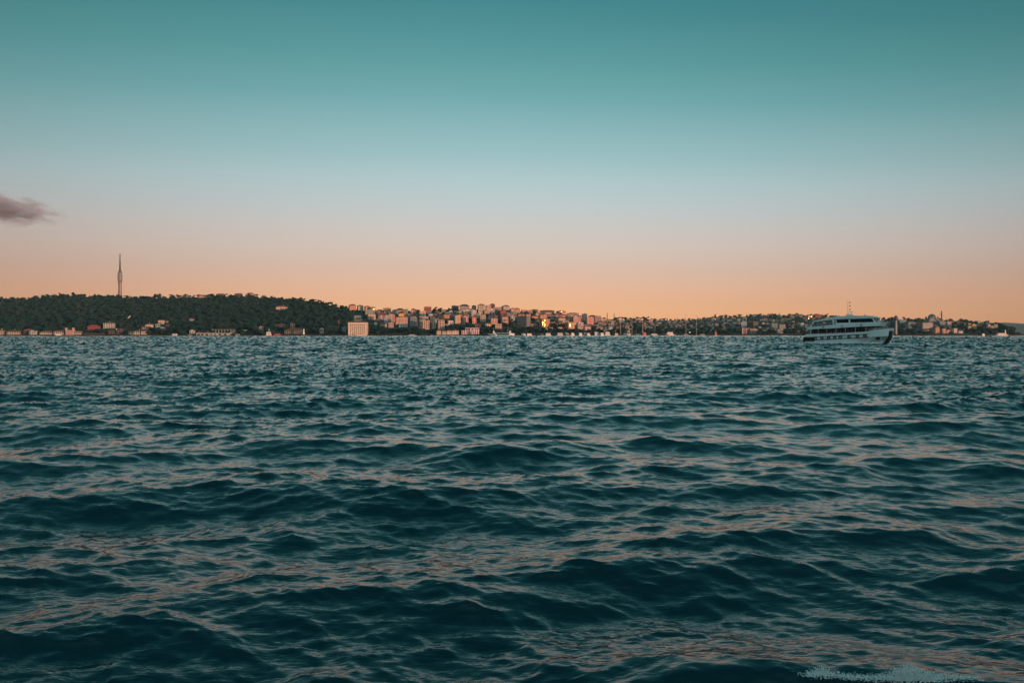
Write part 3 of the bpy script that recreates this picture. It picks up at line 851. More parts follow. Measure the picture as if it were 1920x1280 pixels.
# --- right shore and the point
Rr = [
 (1391, 1406, 616, 625.5, 'white', 'flat', 'grey', 3, dict(phrase='waterside house with a white frame round a dark pink front', wcol=(.3, .16, .16), frame=1)),
 (1406, 1420, 616, 625.5, 'orange', 'flat', 'brown', 3, dict(phrase='waterside building banded in orange', wcol=(.38, .25, .18), bal=1)),
 (1390, 1401, 603, 613, 'pale', 'flat', 'grey', -8, dict(phrase='pale blue block with a dark window grid', wcol=(.3, .38, .4), sep=True, ns=4, wincols=3)),
 (1402, 1411, 602.5, 612, 'brown', 'flat', 'brown', 5, dict(phrase='brown block next to the pale blue grid')),
 (1412, 1422, 602.5, 612, 'ochre', 'flat', 'brown', 5, dict(phrase='olive-brown block third from the pale blue grid', wcol=(.16, .15, .12))),
 (1430, 1441, 596, 602.5, 'salmon', 'hip', 'red', 6, dict(phrase='salmon house with red roof high on the far slope')),
 (1441, 1453, 597, 603, 'pink', 'hip', 'red', 6, dict(phrase='pink house next to the salmon one on the far slope')),
 (1464, 1478, 595, 603, 'stone', 'hip', 'brown', 6, dict(phrase='stone-coloured villa on the far slope')),
 (1446, 1460, 606, 616, 'tealgrey', 'flat', 'grey', 4, dict(phrase='long dim teal block')),
 (1461, 1473, 605.5, 617, 'pale', 'hip', 'dark', 4, dict(phrase='pale block with a dark hipped roof', wcol=(.34, .32, .31))),
 (1458, 1468, 617.5, 625, 'white', 'flat', 'red', 4, dict(phrase='small house with white columns', wcol=(.45, .4, .38))),
 (1501, 1508, 604, 611, 'white', 'gable', 'grey', 4, dict(phrase='bright white gable left of the ferry', wcol=(.5, .52, .5))),
 (1513, 1523, 589.5, 598, 'white', 'hip', 'grey', 20, dict(phrase='house with small sun glints above the ferry', glint=.1)),
 (1527, 1540, 588, 597, 'brick', 'hip', 'red', 10, dict(phrase='brick-red roofed house above the ferry stern')),
 (1686, 1701, 599.5, 608, 'tealgrey', 'flat', 'grey', 5, dict(phrase='teal-grey block right of the control tower')),
 (1702, 1716, 601, 610, 'bluegrey', 'hip', 'dark', 5, dict(phrase='blue-grey house with dark roof left of the mosque')),
 (1697, 1712, 610, 616, 'tealgrey', 'gablex', 'grey', 15, dict(phrase='low pale-roofed shed near the control tower')),
 (1728, 1750, 604.5, 617, 'stone', 'flat', 'grey', 5, dict(phrase='banded stone block below the mosque', bal=1, wcol=(.26, .22, .18))),
 (1720, 1732, 598, 604, 'brown', 'flat', 'dark', 5, dict(phrase='brown house left of the mosque dome')),
 (1751, 1763, 611.5, 625, 'orange', 'gable', 'grey', 16, dict(phrase='orange gabled house on the promenade', wcol=(.46, .27, .18))),
 (1767, 1773.5, 616, 625, 'salmon', 'flat', 'grey', 5, dict(phrase='narrow salmon house on the promenade')),
 (1774.5, 1782, 617, 625, 'pink', 'gable', 'grey', 5, dict(phrase='pink promenade house with a gable')),
 (1786, 1796, 615.5, 625, 'cream', 'flat', 'grey', 12, dict(phrase='cream promenade house with an orange side')),
 (1797, 1806, 618.5, 625, 'white', 'gablex', 'grey', 5, dict(phrase='small white promenade house')),
 (1776, 1784, 603.5, 615, 'pink', 'flat', 'red', 8, dict(phrase='pink-white block above the promenade houses', bal=1)),
 (1761, 1775, 602.5, 612, 'bluegrey', 'flat', 'grey', 5, dict(phrase='blue-grey block right of the minaret')),
 (1780, 1791, 600.5, 606, 'pink', 'hip', 'brown', 8, dict(phrase='pink-roofed house on the point skyline')),
 (1793, 1806, 601, 609, 'brown', 'hip', 'brown', 5, dict(phrase='brown-roofed house near the dark chimney')),
 (1815, 1822, 611, 618, 'cream', 'flat', 'grey', 10, dict(phrase='small cream house above the anchored launch', wcol=(.4, .33, .28))),
 (1823, 1831, 608, 616.5, 'orange', 'flat', 'grey', 8, dict(phrase='orange house with a window grid on the point', ns=3)),
 (1837, 1848, 611, 616, 'purple', 'hip', 'brown', 8, dict(phrase='purplish low house on the point')),
 (1852, 1857.5, 609, 618.5, 'pink', 'flat', 'grey', 8, dict(phrase='narrow pink block on the point')),
 (1858, 1863.5, 609.5, 618, 'white', 'gable', 'grey', 8, dict(phrase='narrow pale gable on the point', wcol=(.42, .36, .34))),
 (1864, 1871, 608, 617, 'stone', 'flat', 'grey', 8, dict(phrase='last beige block at the end of the point')),
 (1833, 1840, 603.5, 609, 'pale', 'flat', 'grey', 8, dict(phrase='pale house on the point skyline')),
]
for (a, b_2, t, bs, wl_, rf, rc, yw, kw) in Rr:
    kw = dict(kw); fr = kw.pop('frame', 0)
    o, w, d, h = house(a, b_2, t, bs, wl_, rf, rc, yw, group=GR, **kw)
    if fr:
        m = MB()
        for xa, xb in ((-w / 2 - .3, -w / 2 + .9), (-.4, .8), (w / 2 - .9, w / 2 + .3)):
            m.box(xa, xb, -d / 2 - 1, -d / 2 - .1, -2, h + 1.2)
        m.box(-w / 2 - .3, w / 2 + .3, -d / 2 - 1.02, -d / 2 - .08, h + .9, h + 1.9)
        m.build('frame', M['plaster'], o, (.6, .56, .54))

# --- fill: the many small houses of the slopes
def clear(px0, px1, t, bs, pad=1.6):
    for q in BUILT:
        ox = min(px1, q['x1']) - max(px0, q['x0'])
        oy = min(bs, q['base']) - max(t, q['top'])
        if ox > pad and oy > pad * 2: return False
    return True
def fill(n, xr, size, palette, group, dim=1.0, tmin=0.0, tmax=0.97):
    k = 0; tries = 0
    while k < n and tries < n * 40:
        tries += 1
        px = rng.uniform(*xr)
        sky, y0, yr = tp(px)
        bs = 626 - (626 - sky) * (tmin + (tmax - tmin) * rng.random() ** 0.8)
        w = rng.uniform(*size); h = rng.uniform(3.6, 6.2) * (size[1] / 11)
        if not clear(px - w / 2, px + w / 2, bs - h, bs): continue
        c = rng.choice(palette)
        roof = rng.choice(['hip', 'hip', 'gablex', 'flat', 'gable', 'flat'])
        wc = tuple(v * dim * rng.uniform(.8, 1.15) for v in C[c])
        house(px - w / 2, px + w / 2, bs - h, bs, c, roof, rng.choice(['red', 'brown', 'brown', 'grey', 'grey', 'dark']), rng.uniform(-25, 28), group=group, bal=rng.choice([0, 0, 0, 1, 2]) if w > 8 else 0, wcol=wc)
        k += 1
PALT = ['cream', 'white', 'pink', 'salmon', 'pale', 'ochre', 'brick', 'grey', 'stone', 'tealgrey']
fill(66, (700, 1010), (6, 11), PALT, GT, .9, tmin=.3)
fill(40, (1010, 1150), (6, 11), ['pink', 'salmon', 'cream', 'brick', 'orange', 'white', 'grey'], GT, .95, tmin=.2)
PALF = ['pale', 'grey', 'tealgrey', 'bluegrey', 'stone', 'white', 'cream', 'brown', 'pink', 'tealgrey', 'grey']
fill(34, (1135, 1330), (5, 9), PALF, GR, .8, tmin=.15)
fill(58, (1330, 1680), (6, 11), PALF, GR, .85, tmin=.08)
fill(20, (1680, 1872), (6, 11), PALF, GR, .75, tmin=.12)
fill(6, (380, 640), (5, 9), ['pale', 'brown', 'stone'], GS, .5, tmin=.0, tmax=.2)

# the rest of the far slopes' small houses, too many and too small to tell apart
def far_houses(n, xr, size, seed, name):
    g = random.Random(seed)
    m = MB(); cols = []
    k = 0; tries = 0
    while k < n and tries < n * 8:
        tries += 1
        px = g.uniform(*xr); sky, y0, yr = tp(px)
        bs = 626 - (626 - sky) * g.uniform(.12, .97)
        w = g.uniform(*size); h = w * g.uniform(.5, .9)
        if not clear(px - w / 2, px + w / 2, bs - h, bs, .4): continue
        Y = ground_Y(px, bs); W2 = w * Y / F / 2; H2 = h * Y / F; D2 = W2 * g.uniform(.5, .8)
        X = pxX(px, Y); z = pyZ(bs, Y); a = R(g.uniform(-25, 25)); ca, sa = math.cos(a), math.sin(a)
        b = MB(); n0 = 0
        b.box(-W2, W2, -D2, D2, -4, H2 * .72)
        c = C[g.choice(PALF)]; kk = g.uniform(.6, 1.0); cols += [tuple(v * kk for v in c)] * 6
        b.hip(-W2 - .5, W2 + .5, -D2 - .5, D2 + .5, H2 * .721, H2)
        rc = RC[g.choice(['red', 'brown', 'grey', 'grey', 'dark'])]; cols += [rc] * 9
        nw = max(1, int(W2 * 2 / 4)); 
        for fl in range(max(1, int(H2 * .72 / 3.2))):
            for i in range(nw):
                x = -W2 + (i + .5) * 2 * W2 / nw
                b.box(x - .7, x + .7, -D2 - .05, -D2 + .02, fl * 3.1 + 1, fl * 3.1 + 2.4); cols += [(.02, .025, .03)] * 6
        m.add([(X + x * ca - y * sa, Y + D2 + x * sa + y * ca, z + zz) for x, y, zz in b.v], b.f)
        k += 1
    me = m.mesh(name)
    at = me.attributes.new('tint', 'FLOAT_COLOR', 'FACE')
    at.data.foreach_set('color', np.array([(*c, 1) for c in cols], np.float32).ravel())
    tag(link(name, me, M['tinted']), kind='stuff')
far_houses(330, (1130, 1345), (3.0, 6.0), 5, 'far_slope_houses')
far_houses(260, (1330, 1700), (3.5, 7.0), 6, 'terrace_houses')
far_houses(110, (1680, 1875), (4, 7.0), 7, 'point_houses')

# labels: every listed house has its own phrase; the fill houses are told by look and place
ROOFW = dict(hip='hipped', gable='gabled', gablex='ridge', flat='flat')
PLACES = [(560, 'on the wooded left slope'), (1010, 'in the sunlit hillside town'), (1150, 'at the right end of the sunlit town'), (1330, 'on the far hazy slope behind the harbour masts'),
          (1520, 'on the terraced slope left of the ferry'), (1680, 'on the slope behind the white ferry'), (2000, 'on the wooded point below the mosque')]
used = set()
named = [q for q in BUILT if q['phrase']]
for q in named:
    p = q['phrase']
    w_ = p.split()
    if len(w_) < 4: p += ' among trees'
    q['o']['label'] = p; used.add(p)
def nearname(q, pool, n=8):
    return sorted(pool, key=lambda r: abs(r['px'] - q['px']) + 1.5 * abs((r['base'] + r['top'] - q['base'] - q['top']) / 2))[:n]
def rel(q, r):
    dx = q['px'] - r['px']; dy = (q['base'] + q['top'] - r['base'] - r['top']) / 2
    if abs(dx) > 1.3 * abs(dy): return 'left of' if dx < 0 else 'right of'
    return 'above' if dy < 0 else 'below'
SIZES = lambda q: 'small' if q['x1'] - q['x0'] < 7 else 'wide' if q['x1'] - q['x0'] > 10 else 'mid-sized'
STOPW = set('a an the of with and in on by to its under above beside over below round at from behind near left right between'.split())
def short(p):
    w = p.split()[:9]
    while w[-1] in STOPW: w.pop()
    return 'the ' + ' '.join(w)
for q in BUILT:
    if q['phrase']: continue
    head = f"{SIZES(q)} {BW[q['wall']]} {ROOFW[q['roof']]}-roofed house"
    for r in nearname(q, named):
        s = f"{head} {rel(q, r)} {short(r['phrase'])}"
        w_ = s.split()[:16]
        while w_[-1] in STOPW: w_.pop()
        s = ' '.join(w_)
        if s not in used: break
    used.add(s)
    q['o']['label'] = s
# ------------------------------------------------------------------ landmark buildings
def place(px, py, Y):
    return (pxX(px, Y), Y, pyZ(py, Y))
def shared(cache, key, fn, name):
    if key not in cache: cache[key] = fn().mesh(name)
    return cache[key]
def reg(x0, x1, t, bs, Y, o, phrase):
    BUILT.append(dict(px=(x0 + x1) / 2, x0=x0, x1=x1, top=t, base=bs, Y=Y, o=o, phrase=phrase, wall='cream', roof='flat', rc='red', ns=3, bal=0))

# the old warehouse: six storeys, eight windows a row, lantern on the hipped roof
Yw = 1352
o = empty('warehouse', (pxX(669, Yw) , Yw + 13, pyZ(629, Yw)), R(6))
w, d, h = 36.5, 26.0, 26.2
MB().box(-w / 2, w / 2, -d / 2, d / 2, -4, h).build('wall', M['plaster'], o, (0.60, 0.50, 0.42))
m = MB()
for z in (4.6, 9.0, 13.2, 17.4): m.box(-w / 2 - .12, w / 2 + .12, -d / 2 - .12, d / 2 + .12, z, z + .3)
m.box(-w / 2 - .5, w / 2 + .5, -d / 2 - .5, d / 2 + .5, h - .7, h - .01)
m.build('cornice', M['plaster'], o, (0.60, 0.50, 0.42))
r = MB().hip(-w / 2 - .9, w / 2 + .9, -d / 2 - .9, d / 2 + .9, h, h + 4.2, .35).build('roof', M['rooftile'], o, (0.085, 0.045, 0.04))
MB().box(-8, 7, -4.5, 4.5, h + 1.8, h + 5.4).build('lantern', M['plaster'], r, (0.17, 0.17, 0.16))
MB().hip(-9, 8, -5.4, 5.4, h + 5.4, h + 6.6, .5).build('lantern_roof', M['rooftile'], r, (0.14, 0.11, 0.10))
m = MB(); m.tube((0, 0, h + 6.4), (0, 0, h + 10), .12); m.build('flagpole', M['metal'], r)
cache = {}
rows = [20.9, 16.9, 13.4, 10.1, 6.4, 3.0]
for s, z in enumerate(rows):
    big = s < 4
    for c in range(8):
        x = -w / 2 + 4.8 + c * (w - 8.6) / 7.4
        ww, hh = (1.9, 2.0) if s < 3 else (1.8, 1.6)
        me_ = shared(cache, ('f', ww, hh), lambda: MB().box(-ww / 2, ww / 2, -.03, .05, -hh / 2, hh / 2), 'window')
        q = link('window', me_, M['glass'], o); q.location = (x, -d / 2 - .03, z)
    for c in range(5):
        for sx in (-1, 1):
            me_ = shared(cache, 's', lambda: MB().box(-.05, .05, -.8, .8, -.9, .9), 'window')
            q = link('window', me_, M['glass'], o); q.location = (sx * (w / 2 + .03), -d / 2 + 2.8 + c * 5, z)
MB().box(-9.6, -7.4, -d / 2 - .1, -d / 2 + .05, 0, 2.6).build('door', M['dark'], o)
tag(o, 'big cream six-storey waterside warehouse with eight windows in a row and a hipped roof', 'warehouse')
reg(650, 688, 603, 629, Yw, o, 'cream six-storey warehouse')

# pink turreted waterside house
Y_ = 1353
o = empty('turreted_house', (pxX(129.5, Y_), Y_ + 6, pyZ(629, Y_)), R(4))
k = Y_ / F
m = MB().box(-7.6, 7.6, -5, 5, -4, 10.4); m.build('wall', M['plaster'], o, (0.48, 0.30, 0.28))
for x, t_ in ((-7.0, 15.4), (6.6, 15.6)):
    MB().box(x - 1.5, x + 1.5, -5.4, -2.2, 10.4, t_).build('turret', M['plaster'], o, (0.50, 0.34, 0.31))
MB().gable(-5.4, 5.0, -4.6, 4.8, 10.41, 13.4, 'x').build('roof', M['rooftile'], o, RC['brown'])
for x in (-4.5, -1.5, 1.5, 4.5):
    for z in (2.5, 6.5): MB().box(x - .5, x + .5, -5.07, -4.97, z, z + 1.6).build('window', M['glass'], o)
tag(o, 'pink waterside house with notched turret tops', 'house', GS)
reg(121, 138, 614, 629, Y_, o, 'pink turreted house')

# crenellated brick block on the skyline
Yc = ground_Y(801, 587)
o = empty('brick_block', (pxX(801.5, Yc), Yc + 6, pyZ(587, Yc)), R(6))
w, d, h = 20.0, 12.0, 17.0
MB().box(-w / 2, w / 2, -d / 2, d / 2, -4, h).build('wall', M['plaster'], o, (0.30, 0.10, 0.085))
for x in np.linspace(-w / 2 + .9, w / 2 - .9, 7):
    MB().box(x - .8, x + .8, -d / 2 - .05, -d / 2 + 1.2, h + .003, h + 1.9).build('merlon', M['plaster'], o, (0.30, 0.10, 0.085))
for x in (-7, -3.5, 0, 3.5, 7):
    for z in (3, 7.5, 12): MB().box(x - .6, x + .6, -d / 2 - .06, -d / 2 + .02, z, z + 1.7).build('window', M['glass'], o)
tag(o, 'dark brick-red block with a toothed parapet on the skyline', 'building', GT)
reg(794, 809, 574, 587, Yc, o, 'toothed brick-red block')

# small waterside villas left of the modern building
def villa(x0, x1, t, col, phrase, gables, yaw=3, ns=2, name='waterside_villa', rc='brown'):
    Y_ = 1366
    k = Y_ / F
    o = empty(name, (pxX((x0 + x1) / 2, Y_), Y_ + 5, pyZ(629, Y_)), R(yaw))
    w = (x1 - x0) * k / 1.04; d = 10.0; H = (629 - t) * k; h = H * (.72 if gables else .86)
    MB().box(-w / 2, w / 2, -d / 2, d / 2, -4, h).build('wall', M['plaster'], o, col)
    if gables:
        gw = w / gables
        for g in range(gables):
            a = -w / 2 + g * gw
            MB().prism([(a, h), (a + gw, h), (a + gw / 2, H)], -d / 2 + .01, d / 2 - .01).build('gable', M['plaster'], o, col)
            MB().gable(a - .2, a + gw + .2, -d / 2 - .5, d / 2 + .5, h + .35, H + .45, 'y', .12).build('roof', M['rooftile'], o, RC[rc])
    else:
        MB().hip(-w / 2 - .5, w / 2 + .5, -d / 2 - .5, d / 2 + .5, h, H).build('roof', M['rooftile'], o, RC[rc])
    n = max(2, int(w / 3.2)); fh = h / ns
    me_ = MB().box(-.55, .55, -.04, .05, -.85, .85).mesh('window')
    for s in range(ns):
        for c in range(n):
            q = link('window', me_, M['glass'], o); q.location = (-w / 2 + (c + .5) * w / n, -d / 2 - .04, s * fh + fh * .55)
    MB().box(-w / 2 - 1, w / 2 + 1, -d / 2 - 3.2, -d / 2 - .1, -.6, .5).build('terrace', M['stone'], o)
    tag(o, phrase, 'house', GT); reg(x0, x1, t, 629, Y_, o, phrase)
villa(818.5, 827, 617, (.60, .44, .34), 'narrow pink waterside villa with a steep gable', 1, ns=3)
villa(828.5, 836, 618.5, (.46, .45, .43), 'little white gothic-looking waterside villa', 2)
villa(837, 847, 617.5, (.60, .50, .44), 'cream waterside villa with a split roof', 2)
villa(847, 860, 617, (.62, .50, .42), 'cream waterside villa under one big gable', 1)

# modern waterside building in pale pink frames
Y_ = 1364; k = Y_ / F
o = empty('modern_waterside_building', (pxX(881.5, Y_), Y_ + 8, pyZ(627, Y_)), R(2))
pk = (.66, .48, .50)
def bx(a, b_3, z0, z1, y0, y1):
    X0_ = (a - 881.5) * k; X1_ = (b_3 - 881.5) * k
    return MB().box(X0_, X1_, y0, y1, z0, z1)
bx(865, 881, -3, 8.2, -6.0, 7).build('wall', M['plaster'], o, pk)
bx(881, 898, -3, 12.6, -6.6, 7).build('wall', M['plaster'], o, pk)
bx(872.2, 881 - .02, 8.25, 12.4, -5.4, 7).build('wall', M['plaster'], o, pk)
bx(872, 898.3, 12.65, 13.3, -7.0, 7.4).build('roof_slab', M['plaster'], o, (.7, .56, .56))
for a, b_3, z0, z1 in ((874, 880.5, 9.2, 11.6), (884, 887.5, 9.2, 11.8), (890, 892, 9.6, 11.6), (893.5, 897, 9.6, 11.6)):
    bx(a, b_3, z0, z1, -6.75, -6.55 + (.0 if a > 881 else 1.2)).build('window', M['glass'], o)
for z in (1.3, 5.0):
    for x in (866.7, 870.6): bx(x - .9, x + .9, z, z + 2.3, -6.15, -5.9).build('window', M['glass'], o)
    bx(874, 880.6, z, z + 2.0, -6.15, -5.9).build('window', M['glass'], o)
    for x in (883.2, 887, 891, 895): bx(x - .95, x + .95, z, z + 2.3, -6.75, -6.5).build('window', M['glass'], o)
bx(862, 900, -2.5, .1, -9.5, -7.05).build('terrace', M['stone'], o)
tag(o, 'modern pale pink waterside building with a grid of square dark windows', 'building', GT)
reg(864, 898, 615, 627, Y_, o, 'modern pale pink waterside building')

# waterside restaurant hall and the arcade wall behind it
Y_ = 1350; k = Y_ / F
o = empty('waterside_hall', (pxX(399, Y_), Y_ + 4, pyZ(629.3, Y_)), 0)
w = 62 * k
MB().box(-w / 2, w / 2, -4, 4, -3, 5.2).build('wall', M['plaster'], o, (.36, .40, .38))
MB().box(-w / 2 - .6, w / 2 + .6, -5.2, 4.6, 5.21, 5.7).build('roof', M['rooftile'], o, (.34, .38, .37))
for i, x in enumerate((-28, -20.5, -12, -3.5, 4.5, 14, 24.5)):
    ww = 5.2 if i not in (3, 4) else 2.6
    MB().box(x - ww / 2, x + ww / 2, -4.1, -3.95, 1.2, 3.7).build('window', M['glass'], o)
tag(o, 'long low pale waterside hall with wide dark windows', 'hall'); reg(368, 430, 624, 629, Y_, o, 'long low waterside hall')
Y_ = 1390; k = Y_ / F
o = empty('arcade_wall', (pxX(419, Y_), Y_, pyZ(622, Y_)), 0)
for i in range(8):
    x = -22 + i * 6.2
    MB().box(x - .9, x + .9, -.6, .6, -4, 4.2).build('pillar', M['plaster'], o, (.20, .24, .22))
MB().box(-24.5, 24.5, -.75, .75, 4.21, 5.2).build('lintel', M['plaster'], o, (.20, .24, .22))
tag(o, 'dim arcade of eight pillars under a lintel behind the waterside hall', 'arcade')
# garden wall on the left shore
Y_ = 1351
o = MB().box(pxX(157, Y_), pxX(196, Y_), Y_, Y_ + .8, 1.2, 6.2).build('garden_wall', M['stone'])
tag(o, 'long low stone garden wall at the waterside below the bright red house', 'wall')
# white awnings under the broad-eaved villa
Y_ = 1349
m = MB().prism([(pxX(103, Y_), 3.6), (pxX(117, Y_), 3.6), (pxX(115, Y_), 1.0), (pxX(107, Y_), .9)], Y_ - 2, Y_ - 1)
tag(m.build('awning', M['white']), 'white canvas awning slung low under the broad-eaved waterside villa', 'awning')
# small white monuments
for px, pt, pb, hw, lab in ((581, 617, 624, .9, 'slim white stone pillar on the shore right of the stone hall'), (239, 616, 620, .9, 'slim white monument among shore trees above the dark blocks')):
    Y_ = ground_Y(px, min(pb, 626))
    m = MB(); x = pxX(px, Y_); z0, z1 = pyZ(pb, Y_) - 3, pyZ(pt, Y_)
    m.box(x - hw - .5, x + hw + .5, Y_ - 40 - hw - .5, Y_ - 40 + hw + .5, z0, z0 + 3.4); m.box(x - hw, x + hw, Y_ - 40 - hw, Y_ - 40 + hw, z0 + 3.401, z1)
    tag(m.build('monument', M['white']), lab, 'monument')
Y_ = ground_Y(250, 600)
m = MB(); x, z = pxX(250.5, Y_), pyZ(600, Y_)
m.prism([(x - 3, z + 5), (x - .5, z + 5.5), (x + 1.5, z + 9.5), (x + 4.2, z + 10), (x + 3.2, z + 8), (x + 1.5, z + 6.2), (x - 1, z + 3.6)], Y_ - 22, Y_ - 20)
tag(m.build('billboard', M['white']), 'small bright white slanted board in the woods left of the slope houses', 'board')
# brick chimneys
for px, pt, pb, r0, lab in ((635, 600, 617, 1.5, 'tall red-brown brick chimney beside the cream warehouse'), (1810, 598.5, 605, 1.7, 'short dark chimney standing alone on the point skyline')):
    Y_ = 1420 if px < 1000 else ground_Y(px, 606)
    m = MB().lathe([(r0 * 1.15, pyZ(pb, Y_) - 5), (r0 * .8, pyZ(pt, Y_) - 1), (r0 * .95, pyZ(pt, Y_) - .9), (r0 * .95, pyZ(pt, Y_))], 10, (pxX(px, Y_), Y_), False)
    tag(m.build('chimney_stack', M['plaster'], None, (.22, .09, .07)), lab, 'chimney')

# ------------------------------------------------------------------ television tower on the far hill
Yt = 4500; k = Yt / F
zt = lambda py: pyZ(py, Yt)
o = empty('television_tower', (pxX(225, Yt), Yt, zt(557) - 6), 0)
b0 = zt(557) - 6
def prof(pts): return [(r_2 * k, zt(py) - b0) for r_2, py in pts]
shaft = MB().lathe(prof([(3.6, 556), (3.2, 552), (3.0, 545), (2.8, 538), (3.1, 531), (3.7, 526)]), 20)
shaft.build('shaft', mat('tower_cladding', (.20, .125, .135), rough=.4, spec=.6), o)
MB().lathe(prof([(3.7, 526), (4.1, 521), (3.9, 515), (3.0, 510), (1.8, 506.5)]), 20, cap=False).build('pod', mat('tower_glass', (.09, .075, .09), rough=.5, spec=.4), o)
m = MB()
for py in (524, 520.5, 517, 513.5):
    m.lathe(prof([(np.interp(py, [506.5, 510, 515, 521, 526], [1.8, 3.0, 3.9, 4.1, 3.7]) + .12, py + .35), (np.interp(py, [506.5, 510, 515, 521, 526], [1.8, 3.0, 3.9, 4.1, 3.7]) + .12, py - .35)]), 20, cap=False)
tag(m.build('deck_ring', M['offwhite'], o), kind='stuff')
an = MB().lathe(prof([(1.7, 507), (1.4, 500), (1.15, 490), (.95, 489), (.8, 476)]), 10).build('antenna', mat('antenna_dark', (.05, .045, .055), rough=.6), o)
MB().lathe(prof([(.2, 476), (.15, 471.5)]), 6).build('antenna_tip', M['metal'], an)
tag(o, 'tall slender television tower with a bulging pod and dark antenna on the far hilltop', 'tower')
for px, pt, pb in ((231.5, 554.5, 559),):
    Y_ = 2290
    m = MB(); x = pxX(px, Y_); m.box(x - 2, x + 2, Y_ - 6, Y_ - 2, pyZ(562, Y_), pyZ(pt, Y_))
    tag(m.build('water_tank', M['white']), 'small white tank at the foot of the television tower', 'tank')

# ------------------------------------------------------------------ mosques
Ym = 2130
k = Ym / F
z0 = pyZ(604, Ym)
o = empty('mosque', (pxX(1751, Ym), Ym + 10, z0), R(6))
lead = mat('lead_sheet', (.13, .17, .18), rough=.5, noise=.15, nscale=.3)
mst = (.26, .25, .23)
MB().box(-19, 19, -14, 14, -6, 7).build('wall', M['plaster'], o, mst)
MB().box(-15, 15, -11, 11, 7.01, 12.5).build('wall', M['plaster'], o, mst)
MB().lathe([(11.6, 12.51), (11.6, 15.2)], 24, smooth=False).build('drum', M['plaster'], o, mst)
MB().lathe([(11.0, 15.21)] + [(11.0 * math.cos(a), 15.2 + 10.6 * math.sin(a)) for a in np.linspace(.05, 1.45, 9)] + [(.5, 26.2), (.25, 29)], 24).build('dome', lead, o)
for x, y in ((-13, -9), (13, -9), (-13, 9), (13, 9)):
    MB().lathe([(2.6, 12.51), (2.6, 15), (2.5, 15.6), (1.8, 17.2), (.2, 18.2)], 12, (x, y)).build('corner_turret', lead, o)
for x in (-12, 12):
    MB().lathe([(6.0 * math.cos(a), 7.02 + 5.0 * math.sin(a)) for a in np.linspace(0, 1.5, 6)], 16, (x * 1.2, -6)).build('half_dome', lead, o)
me_ = MB().box(-.8, .8, -.05, .06, -1.6, 1.6).mesh('window')
for x in np.linspace(-15, 15, 7):
    q = link('window', me_, M['glass'], o); q.location = (x, -14.04, 3)
for x in np.linspace(-11, 11, 5):
    q = link('window', me_, M['glass'], o); q.location = (x, -11.04, 10)
tag(o, 'domed mosque with small corner turrets on the skyline of the point', 'mosque'); reg(1739, 1763, 588, 603, Ym, o, 'domed mosque')
def minaret(px, pt, pb, Y_, r, lab):
    zb, zt_ = pyZ(pb, Y_) - 8, pyZ(pt, Y_)
    H = zt_ - zb
    o = empty('minaret', (pxX(px, Y_), Y_, zb), 0)
    s = MB().lathe([(r * 1.3, 0), (r * 1.25, H * .25), (r, H * .3), (r * .9, H * .80)], 12).build('shaft', M['plaster'], o, (.2, .18, .17))
    MB().lathe([(r * .9, H * .60), (r * 1.7, H * .625), (r * 1.7, H * .65)], 12).build('balcony', M['plaster'], o, (.2, .18, .17))
    MB().lathe([(r * 1.05, H * .80), (r * .5, H * .92), (.08, H)], 12).build('spire', lead, o)
    tag(o, lab, 'minaret')
minaret(1765.5, 581.5, 601, 2120, 1.9, 'slim minaret standing just right of the mosque dome')
minaret(1138.5, 585.5, 598, 2350, 1.3, 'thin dark minaret on the skyline, left one of the pair past the town')
minaret(1151.5, 586, 598, 2350, 1.3, 'thin dark minaret on the skyline, right one of the pair past the town')

# harbour control tower on the point: pale shaft with a dark bulbous head
Yk = 1712; k = Yk / F
o = empty('harbour_control_tower', (pxX(1680, Yk), Yk, pyZ(626.5, Yk)), 0)
H = (626.5 - 591) * k
MB().lathe([(3.0, -1), (2.6, 2), (2.3, H * .74)], 16).build('shaft', M['plaster'], o, (.40, .37, .34))
MB().lathe([(2.3, H * .74), (4.8, H * .77), (5.8, H * .80), (5.8, H * .84), (4.6, H * .86)], 16).build('cabin', M['plaster'], o, (.12, .14, .15))
MB().lathe([(5.0, H * .861), (4.3, H * .93), (2.4, H * .98), (.3, H * 1.0)], 16).build('dome', lead, o)
MB().tube((0, 0, H), (0, 0, H + 4), .15).build('aerial', M['metal'], o)
tag(o, 'pale round harbour control tower with a dark domed head right of the ferry', 'tower'); reg(1675, 1685, 590, 626, Yk, o, 'harbour control tower')

# tall masts of the moored sailing yachts and quay light masts
def mast(px, pt, pb, Y_, lab):
    zb, zt_ = pyZ(pb, Y_), pyZ(pt, Y_)
    o = empty('light_mast', (pxX(px, Y_), Y_, min(zb, QZ)), 0)
    H = zt_ - min(zb, QZ)
    MB().tube((0, 0, 0), (0, 0, H), .32, .2, 8).build('pole', M['offwhite'], o)
    MB().box(-1.4, 1.4, -.3, .3, H * .93, H * .95).build('crossarm', M['offwhite'], o)
    tag(o, lab, 'mast', 'tall pale masts behind the moored boats')
mast(1163.5, 596, 628, 1515, 'tall pale mast, first of the tall ones from the sunlit town')
mast(1185, 591.5, 628, 1560, 'tall pale mast rising by the dusky pink gabled house')
mast(1204.5, 601, 628, 1600, 'short pale mast above the red and white tour boat')
mast(1286, 588, 628, 1720, 'tall pale mast, left one of the pair rising from the dark harbour trees')
mast(1306, 589, 628, 1740, 'tall pale mast, right one of the pair rising from the dark harbour trees')
mast(1393, 590, 612, 1760, 'thin pale mast behind the white-framed waterside house')
o = MB().lathe([(2.3 * math.cos(a) + .02, 2.4 * math.sin(a)) for a in np.linspace(-1.5, 1.5, 7)], 12).build('harbour_sphere', M['white'])
o.location = (pxX(1293, 1735), 1735, pyZ(623, 1735)); tag(o, 'bright white radar sphere low under the dark harbour trees', 'sphere')

